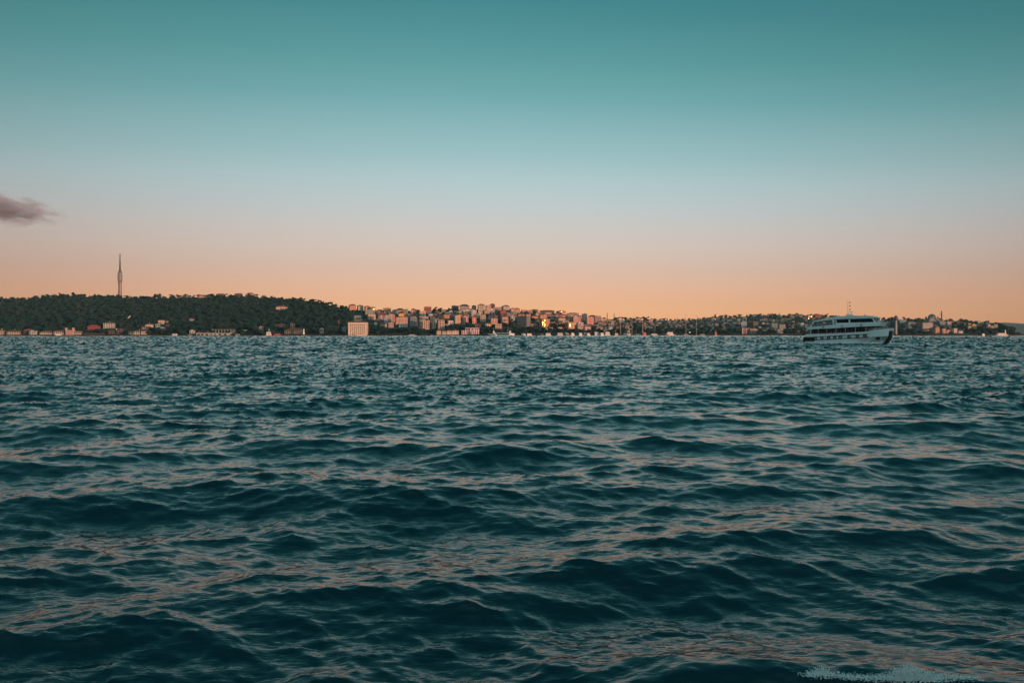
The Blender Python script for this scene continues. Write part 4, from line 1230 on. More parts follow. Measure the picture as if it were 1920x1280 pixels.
# ------------------------------------------------------------------ trees
TS = np.random.default_rng(77)
def crown_arrays(g, n, rx, rz, zc, leaf, lobes=7):
    """leaf clumps: small quads spread through the volume of several lobes"""
    lc = g.normal(0, .42, (lobes, 3)) * [rx, rx, rz] + [0, 0, zc]
    lr = g.uniform(.42, .68, lobes)
    k_ = g.integers(0, lobes, n)
    v = g.normal(size=(n, 3)); v /= np.linalg.norm(v, axis=1)[:, None]
    rad = (g.uniform(.55, 1.0, n) ** .5)[:, None]
    c = lc[k_] + v * rad * lr[k_][:, None] * [rx, rx, rz]
    a = g.normal(size=(n, 3)); a = a * .6 + v * .8
    a /= np.linalg.norm(a, axis=1)[:, None]
    u = np.cross(a, g.normal(size=(n, 3))); u /= np.linalg.norm(u, axis=1)[:, None]
    w_ = np.cross(a, u)
    s_ = g.uniform(.6, 1.3, n)[:, None] * leaf
    V = np.stack([c - u * s_ - w_ * s_ * .7, c + u * s_ - w_ * s_ * .7, c + u * s_ + w_ * s_ * .7, c - u * s_ + w_ * s_ * .7], 1).reshape(-1, 3)
    return V, np.arange(4 * n).reshape(-1, 4)
ICO = bmesh.new(); bmesh.ops.create_icosphere(ICO, subdivisions=2, radius=1)
ICOV = np.array([v.co[:] for v in ICO.verts]); ICOF = np.array([[v.index for v in f.verts] for f in ICO.faces]); ICO.free()
ICO1 = bmesh.new(); bmesh.ops.create_icosphere(ICO1, subdivisions=1, radius=1)
IC1V = np.array([v.co[:] for v in ICO1.verts]); IC1F = np.array([[v.index for v in f.verts] for f in ICO1.faces]); ICO1.free()
crownmesh = {}
def make_crowns(kind, n):
    out = []
    for i in range(n):
        if kind == 'broadleaf_tree':
            V, Q = crown_arrays(TS, 300, 1.0, .8, .95, .13, 8)
        elif kind == 'umbrella_pine':
            V, Q = crown_arrays(TS, 220, 1.0, .34, 1.25, .13, 8)
        else:
            n_ = 200; z = TS.uniform(0.05, 2.0, n_); r = .30 * np.sin(np.clip(z / 2.0, .03, 1) ** .6 * math.pi) ** .7 * TS.uniform(.5, 1, n_); a = TS.uniform(0, 6.28, n_)
            c = np.stack([r * np.cos(a), r * np.sin(a), z + .1], 1)
            u = TS.normal(size=(n_, 3)); u /= np.linalg.norm(u, axis=1)[:, None]; w_ = np.cross(u, TS.normal(size=(n_, 3))); w_ /= np.linalg.norm(w_, axis=1)[:, None]
            V = np.stack([c - u * .08 - w_ * .08, c + u * .08 - w_ * .08, c + u * .08 + w_ * .08, c - u * .08 + w_ * .08], 1).reshape(-1, 3); Q = np.arange(4 * n_).reshape(-1, 4)
        me_ = npmesh('crown', V, Q, False)
        at = me_.attributes.new('tone', 'FLOAT', 'POINT')
        at.data.foreach_set('value', np.repeat(TS.uniform(0, .25, len(Q)), 4).astype(np.float32))
        me_.materials.append(M['leaf'])
        out.append(me_)
    return out
CR = {'broadleaf_tree': make_crowns('broadleaf_tree', 6), 'umbrella_pine': make_crowns('umbrella_pine', 3), 'cypress_tree': make_crowns('cypress_tree', 2)}
def trunkmesh(h_):
    m = MB(); m.tube((0, 0, -.6), (0, 0, h_), .07, .045, 6)
    if h_ > .5:
        m.tube((0, 0, h_ * .7), (.3, .1, h_ * 1.25), .035, .015, 5); m.tube((0, 0, h_ * .75), (-.28, -.1, h_ * 1.3), .035, .015, 5)
    return m.mesh('trunk')
TRK = {'broadleaf_tree': trunkmesh(.6), 'umbrella_pine': trunkmesh(1.05), 'cypress_tree': trunkmesh(.3)}
for t_ in TRK.values(): t_.materials.append(M['bark'])
TREES = []
def tree(px, Y_, R_, kind, z=None, sq=1.0):
    X_ = pxX(px, Y_)
    z = float(ground_z(np.array(X_), np.array(Y_))) if z is None else z
    o = empty(kind, (X_, Y_, z), rng.uniform(0, 6.28))
    o.scale = (R_, R_, R_ * sq)
    c = link('crown', rng.choice(CR[kind]), None, o)
    t_ = link('trunk', TRK[kind], None, o)
    TREES.append(dict(px=px, base=HY - (z - CH) * F / Y_, top=HY - (z + 1.6 * R_ - CH) * F / Y_, Y=Y_, o=o, kind=kind, R=R_, w=R_ * F / Y_))
    return o
def blocked(px, py, Y_, rpx, hpx):
    for q in BUILT:
        if q['Y'] + 4 < Y_: continue
        if px + rpx * .7 > q['x0'] and px - rpx * .7 < q['x1'] and py - hpx < q['base'] - 1.2 and py > q['top'] - 1:
            return True
    return False
# large trees that can be told apart: the dark masses of the harbour, the shoreline rows
big = [(700, 622, 6, 8), (712, 623, 7, 8), (724, 623, 7, 8), (736, 623, 7, 8), (748, 622, 8, 9), (760, 622, 7, 8), (772, 622, 7, 9), (784, 623, 6, 8), (694, 624, 5, 6), (806, 624, 5, 6), (812, 622, 5, 6),
       (846, 613, 5, 6), (856, 612, 6, 6), (866, 614, 5, 6), (902, 621, 6, 8), (912, 621, 6, 8), (922, 621, 7, 7), (936, 624, 6, 6), (950, 620, 6, 8), (966, 620, 8, 10), (978, 621, 8, 9), (992, 622, 8, 8),
       (1006, 621, 7, 8), (1018, 622, 8, 8), (1030, 620, 7, 8), (1040, 613, 8, 10), (1050, 614, 8, 8), (1036, 604, 7, 6), (1046, 622, 8, 8), (1060, 621, 7, 7), (1074, 622, 7, 6), (1090, 622, 6, 6), (1104, 621, 6, 5),
       (1112, 620, 6, 8), (1124, 620, 6, 7), (1140, 622, 6, 6), (1150, 621, 7, 7), (1166, 621, 7, 7), (1188, 622, 9, 10), (1200, 622, 8, 9), (1212, 623, 6, 6), (1236, 623, 8, 8), (1248, 622, 7, 7), (1262, 622, 7, 6),
       (1276, 622, 9, 10), (1288, 621, 10, 11), (1300, 622, 7, 8), (1316, 622, 9, 9), (1326, 623, 8, 7), (1340, 624, 8, 7), (1358, 624, 7, 6), (1372, 624, 7, 6), (1384, 624, 6, 5), (1430, 625, 6, 5), (1440, 625, 6, 5), (1478, 623, 8, 7), (1490, 623, 8, 7),
       (1500, 622, 7, 6), (1512, 622, 7, 6), (1690, 623, 7, 6), (1702, 623, 8, 7), (1714, 623, 8, 7), (1724, 623, 6, 5), (1740, 624, 6, 5), (1782, 624, 4, 4), (1790, 614, 7, 6), (1802, 614, 8, 7), (1812, 622, 8, 7), (1826, 622, 9, 8),
       (1840, 621, 9, 8), (1852, 622, 8, 7), (1864, 622, 8, 8), (1876, 621, 8, 10), (1886, 621, 6, 8), (1894, 623, 5, 5), (1902, 625, 4, 4), (1910, 625.5, 4, 3), (1880, 613, 6, 5), (1870, 612, 6, 5), (1858, 609, 5, 4),
       (40, 626, 5, 6), (70, 624, 6, 6), (98, 626, 4, 6), (158, 624, 6, 7), (170, 625, 5, 6), (186, 626, 5, 6), (236, 626, 5, 6), (284, 625, 5, 7), (292, 625, 5, 6), (300, 624, 5, 5), (312, 626, 5, 6), (320, 624, 6, 7), (336, 622, 8, 9), (346, 621, 8, 10), (356, 616, 7, 8),
       (446, 624, 6, 7), (456, 625, 6, 7), (466, 624, 6, 7), (476, 623, 6, 7), (505, 619, 6, 7), (512, 624, 5, 6), (574, 624, 6, 9), (588, 624, 6, 9), (594, 625, 5, 9), (612, 626, 7, 8), (624, 626, 7, 8), (642, 626, 5, 6), (692, 612, 6, 7),
       (777, 592, 5, 6), (781, 588, 6, 8), (818, 582, 6, 7), (826, 582, 6, 7), (852, 583, 7, 8), (836, 606, 5, 6), (944, 610, 7, 8), (958, 606, 6, 8), (953, 600, 5, 8), (880, 600, 5, 5), (860, 589, 4, 4), (1000, 600, 6, 5), (985, 589, 6, 3), (1004, 588, 7, 3)]
for px, pb, wpx, hpx in big:
    pb = min(pb + 2, 629)
    Y_ = ground_Y(px, pb) if pb < 627 else tp(px)[1] + 6 + rng.uniform(0, 12)
    R_ = wpx * Y_ / F * .78
    Hm = hpx * Y_ / F
    tree(px, Y_, R_, 'broadleaf_tree', sq=max(.8, Hm / (1.75 * R_)) if R_ else 1)
# skyline trees
for i in range(64):
    px = -20 + i * 11.0 + rng.uniform(-4, 4)
    if px > 648: break
    sky, y0, yr = tp(px)
    kd = 'umbrella_pine' if 560 < px < 650 or rng.random() < .25 else 'broadleaf_tree'
    tree(px, float(yr) - rng.uniform(5, 40), rng.uniform(5.0, 8.5), kd, sq=rng.uniform(.75, 1.1))
for px in (296.6, 476.5, 584, 597, 602, 607, 616):
    tree(px, float(tp(px)[2]) - 20, rng.uniform(5, 6.5), 'cypress_tree')
for i in range(44):
    px = 1160 + i * 7 + rng.uniform(-2, 2)
    tree(px, float(tp(px)[2]) - rng.uniform(5, 30), rng.uniform(7, 10), rng.choice(['umbrella_pine', 'broadleaf_tree', 'cypress_tree']), sq=rng.uniform(.7, 1.0))
for i in range(22):
    px = 1480 + i * 19 + rng.uniform(-6, 6)
    if 1736 < px < 1770: continue
    tree(px, float(tp(px)[2]) - rng.uniform(5, 30), rng.uniform(6, 9), 'broadleaf_tree', sq=rng.uniform(.7, 1.0))
# tree labels
KW = {'broadleaf_tree': 'bushy dark tree', 'umbrella_pine': 'flat-topped pine', 'cypress_tree': 'pointed cypress'}
named = [q for q in BUILT if q['phrase']]
for q in TREES:
    q['x0'], q['x1'] = q['px'] - q['w'], q['px'] + q['w']
    sz = 'large' if q['w'] > 6.4 else 'mid-sized' if q['w'] > 4.2 else 'small'
    done = False
    for r in nearname(q, named, 10):
        rl = rel(q, r)
        if q['Y'] < r['Y'] and rl == 'below': rl = 'in front of'
        for pre in ('', 'lower ' if rl != 'above' else 'higher '):
            s = f"{pre}{sz} {KW[q['kind']]} {rl} {short(r['phrase'])}"
            w_ = s.split()[:16]
            while w_[-1] in STOPW: w_.pop()
            s = ' '.join(w_)
            if s not in used: done = True; break
        if done: break
    used.add(s)
    tag(q['o'], s, 'tree', 'trees of the far shore')

# the wood that reads as one mass: lumpy crowns merged into one sheet of foliage
def wood(name, n, xr, rr_, tmin=0.0, tmax=1.0, keep=1.0, seed=1, dens=None):
    g = np.random.default_rng(seed)
    Vs, Fs, T = [], [], []
    off = 0; k_ = 0; tries = 0
    while k_ < n and tries < n * 6:
        tries += 1
        px = g.uniform(*xr)
        sky, y0, yr = tp(px)
        t = tmin + (tmax - tmin) * g.random() ** 1.0
        if px > 655 and dens and g.random() > dens: continue
        Y_ = y0 + 6 + (yr - y0 - 6) * t
        X_ = pxX(px, Y_)
        z = float(ground_z(np.array(X_), np.array(Y_)))
        R_ = g.uniform(*rr_)
        py = HY - (z - CH) * F / Y_
        if blocked(px, py, Y_, R_ * F / Y_, 1.5 * R_ * F / Y_): continue
        Vv = ICOV if g.random() < 2 else IC1V
        nz_ = 1 + .22 * np.sin(Vv @ g.normal(0, 3.2, 3) + g.uniform(0, 6)) + .16 * np.sin(Vv @ g.normal(0, 5.5, 3) + g.uniform(0, 6)) + g.normal(0, .07, len(Vv))
        v = Vv * nz_[:, None] * [R_, R_, R_ * g.uniform(.6, .95)] + [X_, Y_, z + R_ * .75]
        Vs.append(v); Fs.append(ICOF + off); off += len(v)
        T.append(np.full(len(v), g.random() * .9) + g.normal(0, .04, len(v)))
        k_ += 1
    me_ = npmesh(name, np.concatenate(Vs), np.concatenate(Fs), False)
    at = me_.attributes.new('tone', 'FLOAT', 'POINT')
    at.data.foreach_set('value', np.concatenate(T).astype(np.float32))
    return tag(link(name, me_, M['leaf']), kind='stuff')
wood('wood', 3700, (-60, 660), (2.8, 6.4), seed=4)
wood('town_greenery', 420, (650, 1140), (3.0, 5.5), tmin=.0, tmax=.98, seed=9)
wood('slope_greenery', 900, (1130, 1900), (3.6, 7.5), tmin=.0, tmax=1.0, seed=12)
# ------------------------------------------------------------------ boats
def loft_hull(L, B, hb, hs, draft=0.8, bluff=0.25, n=16, wl=0.86, rake=0.07):
    """hull shell: x forward, deck height hs at the stern rising to hb at the bow"""
    V, Fc = [], []
    for i in range(n + 1):
        t = i / n
        x = -L / 2 + L * t
        u = max(0, (t - (1 - bluff * 2)) / (bluff * 2))
        bd = B / 2 * (1 - u ** 2.6 * .97)
        bw = B / 2 * wl * (1 - min(1, u * 1.12) ** 1.7 * .98) * (0.92 + .08 * min(1, t * 5))
        zd = hs + (hb - hs) * t ** 2.2
        xr = x - rake * L * u
        sec = [(xr, 0, -draft), (xr, -bw * .8, -draft * .8), (xr, -bw, 0.05), ((x + xr) / 2, -(bd * .62 + bw * .38), zd * .5), (x, -bd, zd), (x, bd, zd), ((x + xr) / 2, bd * .62 + bw * .38, zd * .5), (xr, bw, 0.05), (xr, bw * .8, -draft * .8)]
        V += sec
    m = 9
    for i in range(n):
        for j in range(m):
            j2 = (j + 1) % m
            Fc.append((i * m + j, (i + 1) * m + j, (i + 1) * m + j2, i * m + j2))
    Fc.append(tuple(range(m - 1, -1, -1)))
    Fc.append(tuple(n * m + j for j in range(m)))
    return MB().add(V, Fc, False)

def rail(m, pts, h=.9, r=.035, every=1):
    for a, b_ in zip(pts, pts[1:]):
        m.tube((a[0], a[1], a[2] + h), (b_[0], b_[1], b_[2] + h), r, n=5)
        m.tube((a[0], a[1], a[2] + h * .5), (b_[0], b_[1], b_[2] + h * .5), r * .7, n=5)
    for p in pts[::every]:
        m.tube(p, (p[0], p[1], p[2] + h), r, n=5)

def small_boat(px0, px1, ptop, Y_, label, name='motor_boat', cat='boat', hull='white', cabin=1, yaw=8, top='white', mast_h=0, flip=False, awn=None, group='boats moored along the far quay', decks=1):
    k = Y_ / F
    L = (px1 - px0) * k / math.cos(R(yaw)) * .96
    H = (HY - ptop) * k + CH
    B = min(max(2.4, L * .27), 8)
    hs = max(.7, min(2.0, L * .06)); hb = hs * 1.5
    o = empty(name, (pxX((px0 + px1) / 2, Y_), Y_, 0), R(yaw if not flip else 180 - yaw))
    colr = {'white': (.62, .62, .60), 'dark': (.05, .055, .06), 'teal': (.10, .24, .26), 'red': (.36, .09, .07), 'grey': (.2, .22, .23), 'brown': (.2, .1, .06)}
    loft_hull(L, B, hb, hs, .5, .3, 10).build('hull', M['paint'], o, colr[hull])
    MB().box(-L * .47, L * .36, -B / 2 - .06, -B / 2 + .1, hs * .70, hs * .84).box(-L * .47, L * .36, B / 2 - .1, B / 2 + .06, hs * .70, hs * .84).build('rubbing_strake', M['dark'], o)
    ztop = H - mast_h
    if cabin:
        hd = max(1.2, (ztop - hs) / decks)
        for dck in range(decks):
            z0_ = hs + dck * hd
            x0_, x1_ = -L * (.36 - .05 * dck), L * (.24 - .08 * dck)
            MB().prism([(x0_, z0_ + .003), (x1_ + hd * .35, z0_ + .003), (x1_, z0_ + hd), (x0_, z0_ + hd)], -B * .38, B * .38).build('cabin', M['paint'], o, colr[top])
            nwin = max(2, int((x1_ - x0_) / 2.2))
            me_ = MB().box(-.85, .85, -.03, .03, -.45, .45).mesh('window')
            for i in range(nwin):
                for sy in (-1, 1):
                    q = link('window', me_, M['glass'], o); q.location = (x0_ + (i + .5) * (x1_ - x0_) / nwin, sy * (B * .38 + .03), z0_ + hd * .6)
            MB().box(x0_ - .5, x1_ + .5, -B * .42, B * .42, z0_ + hd + .003, z0_ + hd + .14).build('cabin_roof', M['paint'], o, colr[awn] if awn else (.6, .6, .58))
    if mast_h:
        m = MB(); m.tube((-L * .05, 0, hs), (-L * .05, 0, H), .14, .06, 6); m.build('mast', M['offwhite'], o)
    tag(o, label, cat, group)
    BUILT.append(dict(px=(px0 + px1) / 2, x0=px0, x1=px1, top=ptop, base=630, Y=Y_, o=o, phrase=label, wall='x', roof='flat', rc='red', ns=1, bal=0))
    return o
SB = [
 (320, 334, 625.5, 1338, 'white motor yacht moored left of the long low waterside hall', dict(hull='white', yaw=5, flip=True)),
 (352, 361, 627, 1340, 'small brownish covered boat between the yacht and the waterside hall', dict(hull='brown', yaw=5, top='grey')),
 (440, 452, 626, 1342, 'dim grey moored boat under the shore trees right of the arcade', dict(hull='grey', top='grey')),
 (764.5, 781, 626, 1310, 'low white motor yacht with an aft arch under the blue-grey block', dict(hull='white', yaw=4, mast_h=1.2)),
 (976, 988, 624.5, 1355, 'teal-white passenger boat at the left end of the moored boats', dict(hull='teal', yaw=12, mast_h=1)),
 (986, 999, 625, 1340, 'white passenger boat with a red stern cabin', dict(hull='white', yaw=20, awn='red')),
 (1008, 1022, 623.5, 1375, 'grey-white tour boat with a tall mast by the wooded quay', dict(hull='white', yaw=8, decks=2, mast_h=2, top='grey')),
 (1021, 1035, 624.5, 1360, 'low tour boat with a bright white stern', dict(hull='white', yaw=10)),
 (1043, 1058, 624, 1385, 'long quay boat under a salmon-red awning', dict(hull='dark', yaw=3, awn='red')),
 (1057, 1070, 623.5, 1395, 'teal-grey double-deck boat beside the red awning', dict(hull='teal', yaw=8, decks=2, top='grey')),
 (1069, 1078, 624, 1380, 'stubby white boat seen bow on, first of four', dict(hull='white', yaw=38)),
 (1084, 1092.5, 624, 1385, 'stubby pinkish-white boat, second of four seen bow on', dict(hull='white', yaw=38, awn='red')),
 (1099, 1107.5, 624.5, 1385, 'stubby white boat, third of four seen bow on', dict(hull='white', yaw=42)),
 (1093, 1102, 623.5, 1405, 'dim teal boat tucked behind the stubby white ones', dict(hull='teal', yaw=10, top='grey', decks=2)),
 (1113, 1125, 622.5, 1420, 'slim grey-white yacht behind the red-trimmed one', dict(hull='grey', yaw=8)),
 (1124, 1133.5, 624, 1385, 'white boat with a red cabin roof, fourth seen bow on', dict(hull='white', yaw=36, awn='red')),
 (1132, 1147, 620.5, 1410, 'big white flybridge yacht right of the red-roofed boat', dict(hull='dark', yaw=12, decks=2, mast_h=1.5)),
 (1151, 1160.5, 624.5, 1440, 'pale square boat between yacht and long dark barge', dict(hull='white', yaw=25, top='grey')),
 (1165, 1188, 625, 1450, 'long dark barge under a pale flat awning', dict(hull='dark', yaw=3, awn='white', name='barge')),
 (1189, 1204, 626.5, 1460, 'low teal workboat right of the long dark barge', dict(hull='teal', yaw=5, top='grey')),
 (1203.5, 1213, 622, 1420, 'red and white tour boat with a pointed bow', dict(hull='white', yaw=34, awn='red', top='red', mast_h=1.5)),
 (1218, 1236, 625.5, 1480, 'dark fishing boat with a row of pale fenders', dict(hull='dark', yaw=5, top='white')),
 (1246, 1268, 622.5, 1500, 'large white yacht with a long slanted front', dict(hull='white', yaw=12, decks=2)),
 (1247, 1256, 626.5, 1440, 'small red-hulled boat in front of the slanted yacht', dict(hull='red', yaw=15, top='brown')),
 (1280, 1292, 626, 1600, 'dark launch near the white radar sphere', dict(hull='grey', yaw=5, top='grey')),
 (1310, 1324, 626, 1650, 'grey launch right of the pair of tall masts', dict(hull='grey', yaw=5, top='grey')),
 (1339, 1344, 621.5, 1600, 'tiny boat with a red-brown wheelhouse and a bright bow', dict(hull='white', yaw=35, top='red')),
 (1840, 1847.5, 624.5, 1560, 'little white launch anchored off the point promenade', dict(hull='white', yaw=15, mast_h=1.2, group='boats off the point')),
]
for a, b_3, t, Y_, lab, kw in SB:
    small_boat(a, b_3, t, Y_, lab, **kw)
# the white excursion boat at the end of the point
o = small_boat(1865, 1892.5, 624.6, 1580, 'long white excursion boat with a tall pale funnel mast off the point', group='boats off the point', yaw=4, name='excursion_boat')
MB().box(7.2, 9.0, -.5, .5, 3.2, 13.5).build('funnel_mast', M['offwhite'], o)
# tugboat with a lattice mast
o = small_boat(497, 512, 622, 1335, 'white and dark red tugboat with a lattice mast by the little cream house', name='tugboat', cat='tugboat', hull='red', yaw=5, decks=2, group=None, flip=False)
m = MB()
for x in (-1.2, 1.2):
    m.tube((x, 0, 5), (x * .3, 0, 15.5), .22, .12, 5)
for z in (7, 9, 11, 13): m.box(-1.3 + (z - 5) * .08, 1.3 - (z - 5) * .08, -.1, .1, z, z + .3)
tag(m.build('lattice_mast', M['offwhite'], o), kind='stuff')
o = small_boat(512, 529, 625.5, 1345, 'low dark red barge moored right of the tugboat', name='barge', cat='barge', hull='red', top='red', yaw=3, group=None)

# car ferry
Y_ = 1335; k = Y_ / F
o = empty('car_ferry', (pxX(940.5, Y_), Y_, 0), R(3))
s = k
ct = (.07, .22, .25)
MB().prism([(-25 * s, 3.6), (-19 * s, -.8), (16 * s, -.8), (22.5 * s, .2), (24 * s, 4.6), (18 * s, 3.4), (-18 * s, 3.2)], -7, 7).build('hull', M['paint'], o, ct)
MB().box(-25.5 * s, -12.5 * s, -6.4, 6.4, 3.7, 4.3).build('ramp', M['paint'], o, (.3, .42, .42))
MB().box(-12 * s, 15.5 * s, -6.6, 6.6, 3.41, 5.4).build('car_deck', M['dark'], o)
MB().box(-12.6 * s, 16 * s, -7.05, 7.05, 5.41, 6.0).build('upper_deck', M['paint'], o, (.5, .6, .6))
MB().prism([(-17 * s, 4.4), (-13 * s, 3.6), (-11 * s, 3.6), (-14.5 * s, 10.5), (-15.6 * s, 10.5)], -5, -3.6).build('arch', M['paint'], o, (.62, .66, .64))
MB().prism([(-10 * s, 0.9), (-8.6 * s, 1.4), (-14.4 * s, 7.6), (-15.4 * s, 7.0)], -7.12, -7.03).build('stripe', M['white'], o)
w_ = MB().prism([(12.5 * s, 2), (23.8 * s, 1.2), (24 * s, 4.9), (16 * s, 5.6)], -7.14, -7.03).build('bow_panel', M['white'], o)
br = MB().prism([(13.6 * s, 6.01), (18 * s, 6.01), (17.4 * s, 9.8), (16 * s, 10.6), (14.4 * s, 9.8)], -3, 3).build('bridge', M['white'], o)
MB().box(14.7 * s, 17 * s, -3.08, -2.98, 7.6, 9.0).build('window', M['glass'], br)
m = MB(); m.tube((-15 * s, -4, 9), (-15.3 * s, -4, 16.5), .3, .12, 6); m.build('mast', M['offwhite'], o)
m = MB(); m.tube((10.5 * s, 0, 6), (12.6 * s, 0, 16.0), .3, .15, 6); m.tube((12.6 * s, 0, 16), (11.8 * s, 0, 16.8), .12, n=5); m.build('derrick', M['offwhite'], o)
tag(o, 'teal and white car ferry with two white masts crossing before the town', 'ferry'); 
# floating dock by the modern building
o = MB().box(pxX(897, 1345), pxX(917, 1345), 1341, 1349, -.4, 2.2).build('landing_stage', M['stone'])
tag(o, 'low dark landing stage between the modern pink building and the car ferry', 'jetty')

# ------------------------------------------------------------------ the passenger ferry
Yf = 233.0
FA = -40.0
fo = empty('passenger_ferry', (pxX(1590, Yf), Yf, 0), R(FA))
FS = (.84, .94, 1.0)
wt = M['white']
L_, B_ = 31.0, 8.4
hull = MB()
n = 26
V, Fc = [], []
def sheer(x): return 2.5 + 0.055 * max(0, x + 15.5) ** 1.0 * .6 + .0016 * max(0, x) ** 2.2
for i in range(n + 1):
    t = i / n
    x = -15.5 + 31 * t
    u = max(0, (x - 6) / 9.5)
    bd = B_ / 2 * (1 - .16 * u ** 6)
    bw = B_ / 2 * .9 * (1 - min(1, max(0, (x - 1) / 12.5)) ** 1.6 * .97)
    zd = sheer(x)
    xr = x - 2.4 * u ** 1.4
    zc = 1.15 + .05 * (x + 15.5)
    V += [(xr, 0, -1), (xr, -bw * .8, -.8), (xr, -bw, .1), ((xr * .4 + x * .6), -(bd * .93 + bw * .07), zc), (x, -bd, zc + .12), (x, -bd, zd), (x, bd, zd), (x, bd, zc + .12), (xr * .4 + x * .6, bd * .93 + bw * .07, zc), (xr, bw, .1), (xr, bw * .8, -.8)]
m_ = 11
for i in range(n):
    for j in range(m_):
        j2 = (j + 1) % m_
        Fc.append((i * m_ + j, (i + 1) * m_ + j, (i + 1) * m_ + j2, i * m_ + j2))
Fc.append(tuple(range(m_ - 1, -1, -1))); Fc.append(tuple(n * m_ + j for j in range(m_)))
hull.add(V, Fc)
hull.build('hull', wt, fo)
def bdx(x): return B_ / 2 * (1 - .16 * max(0, (x - 6) / 9.5) ** 6)
# rubbing strake, black, following the sheer; white gaps below show between the tyres
m = MB()
for sgn in (-1, 1):
    for i in range(22):
        xa, xb = -15.6 + i * 1.1, -15.6 + (i + 1) * 1.1
        za, zb_ = 1.25 + .05 * (xa + 15.5), 1.25 + .05 * (xb + 15.5)
        ya, yb = sgn * (bdx(xa) + .14), sgn * (bdx(xb) + .14)
        for o_ in (0, 1.0):
            m.add([(xa, ya, za + o_ - .09), (xb, yb, zb_ + o_ - .09), (xb, yb, zb_ + o_ + .09), (xa, ya, za + o_ + .09), (xa, ya - sgn * .3, za + o_ - .09), (xb, yb - sgn * .3, zb_ + o_ - .09), (xb, yb - sgn * .3, zb_ + o_ + .09), (xa, ya - sgn * .3, za + o_ + .09)],
                  [(0, 1, 2, 3), (3, 2, 6, 7), (0, 4, 5, 1), (4, 7, 6, 5)])
tag(m.build('rubbing_strake', M['dark'], fo), kind='stuff')
# black stern fender blocks and bow pad
MB().box(-16.1, -15.45, -4.2, 4.2, .7, 2.35).build('stern_fender', M['dark'], fo)
MB().box(-15.5, -11.6, -4.48, -4.22, 1.0, 2.45).build('side_fender', M['dark'], fo)
MB().box(-15.0, -12.4, -4.1, -1.5, 2.5, 3.6).build('life_raft_box', M['dark'], fo)
MB().prism([(14.9, .2), (15.9, 2.2), (16.15, 4.55), (15.4, 4.6), (14.6, 2.0), (13.2, .0)], -2.7, .4).build('bow_pad', M['dark'], fo)
# tyres
tym = MB()
ring = [(.28, 0), (.40, -.12), (.56, -.12), (.64, 0), (.56, .12), (.40, .12), (.28, 0)]
tv = []
nn = 14
for r0, y0_2 in ring[:-1]:
    for i in range(nn):
        a = 2 * math.pi * i / nn
        tv.append((r0 * math.cos(a), y0_2, r0 * math.sin(a)))
tf = []
for j in range(6):
    for i in range(nn):
        tf.append((j * nn + i, ((j + 1) % 6) * nn + i, ((j + 1) % 6) * nn + (i + 1) % nn, j * nn + (i + 1) % nn))
tym = MB().add(tv, tf, True).mesh('tyre')
for x in (-11.2, -8.6, -6.1, -3.7, -1.6, 1.6, 4.6, 7.4):
    for sgn in (-1, 1):
        q = link('tyre', tym, M['dark'], fo)
        q.location = (x, sgn * (bdx(x) + .30), 1.75 + .05 * (x + 15.5))
        q.rotation_euler = (0, rng.uniform(-.3, .3), sgn * 0)
# bulwark round the main deck, following the sheer
m = MB()
xs = [-15.2 + i * 1.0 for i in range(31)] + [15.6]
for sgn in (-1, 1):
    for xa, xb in zip(xs, xs[1:]):
        ha_, hb_ = (0.9 if xa < 9 else 1.15), (0.9 if xb < 9 else 1.15)
        ya, yb = sgn * (bdx(xa) - .02), sgn * (bdx(xb) - .02)
        m.add([(xa, ya, sheer(xa) + .003), (xb, yb, sheer(xb) + .003), (xb, yb, sheer(xb) + hb_), (xa, ya, sheer(xa) + ha_), (xa, ya - sgn * .12, sheer(xa) + .003), (xb, yb - sgn * .12, sheer(xb) + .003), (xb, yb - sgn * .12, sheer(xb) + hb_), (xa, ya - sgn * .12, sheer(xa) + ha_)],
              [(0, 1, 2, 3), (3, 2, 6, 7), (4, 7, 6, 5)])
m.add([(15.6, -bdx(15.6), sheer(15.6)), (15.6, bdx(15.6), sheer(15.6)), (15.75, bdx(15.6), sheer(15.6) + 1.15), (15.75, -bdx(15.6), sheer(15.6) + 1.15)], [(0, 1, 2, 3)])
m.build('bulwark', wt, fo)
# main saloon: dark glass between white posts, red seats behind
MB().box(-12.6, 8.0, -3.75, 3.75, 3.4, 5.35).build('main_saloon', mat('saloon_interior', (.03, .022, .022), rough=.6), fo)
me_ = MB().box(-.06, .06, -.05, .05, -1.1, 1.1).mesh('post')
for x in (-13.2, -10.2, -6.9, -3.4, 0.2, 3.8, 7.6):
    for sgn in (-1, 1):
        q = link('post', me_, wt, fo); q.location = (x, sgn * 3.95, 4.5)
me_ = MB().box(-1.05, 1.05, -.03, .03, -.42, .42).mesh('window')
for x in np.arange(-11.4, 7.5, 2.5):
    for sgn in (-1, 1):
        q = link('window', me_, M['glass'], fo); q.location = (x, sgn * 3.79, 4.6)
red = mat('red_seat', (.22, .03, .03), rough=.7)
me_ = MB().box(-.35, .35, -.3, .3, 0, .5).mesh('seat')
for x in np.arange(-11.8, 1.5, 1.3):
    for sgn in (-1, 1):
        q = link('seat', me_, red, fo); q.location = (x, sgn * 3.82 if False else sgn * 4.0 - sgn * .02, 3.75 + .03 * (x + 12))
MB().box(8.4, 9.6, -4.05, -3.85, 4.3, 4.75).build('name_board', mat('red_board', (.5, .05, .04), rough=.5), fo)
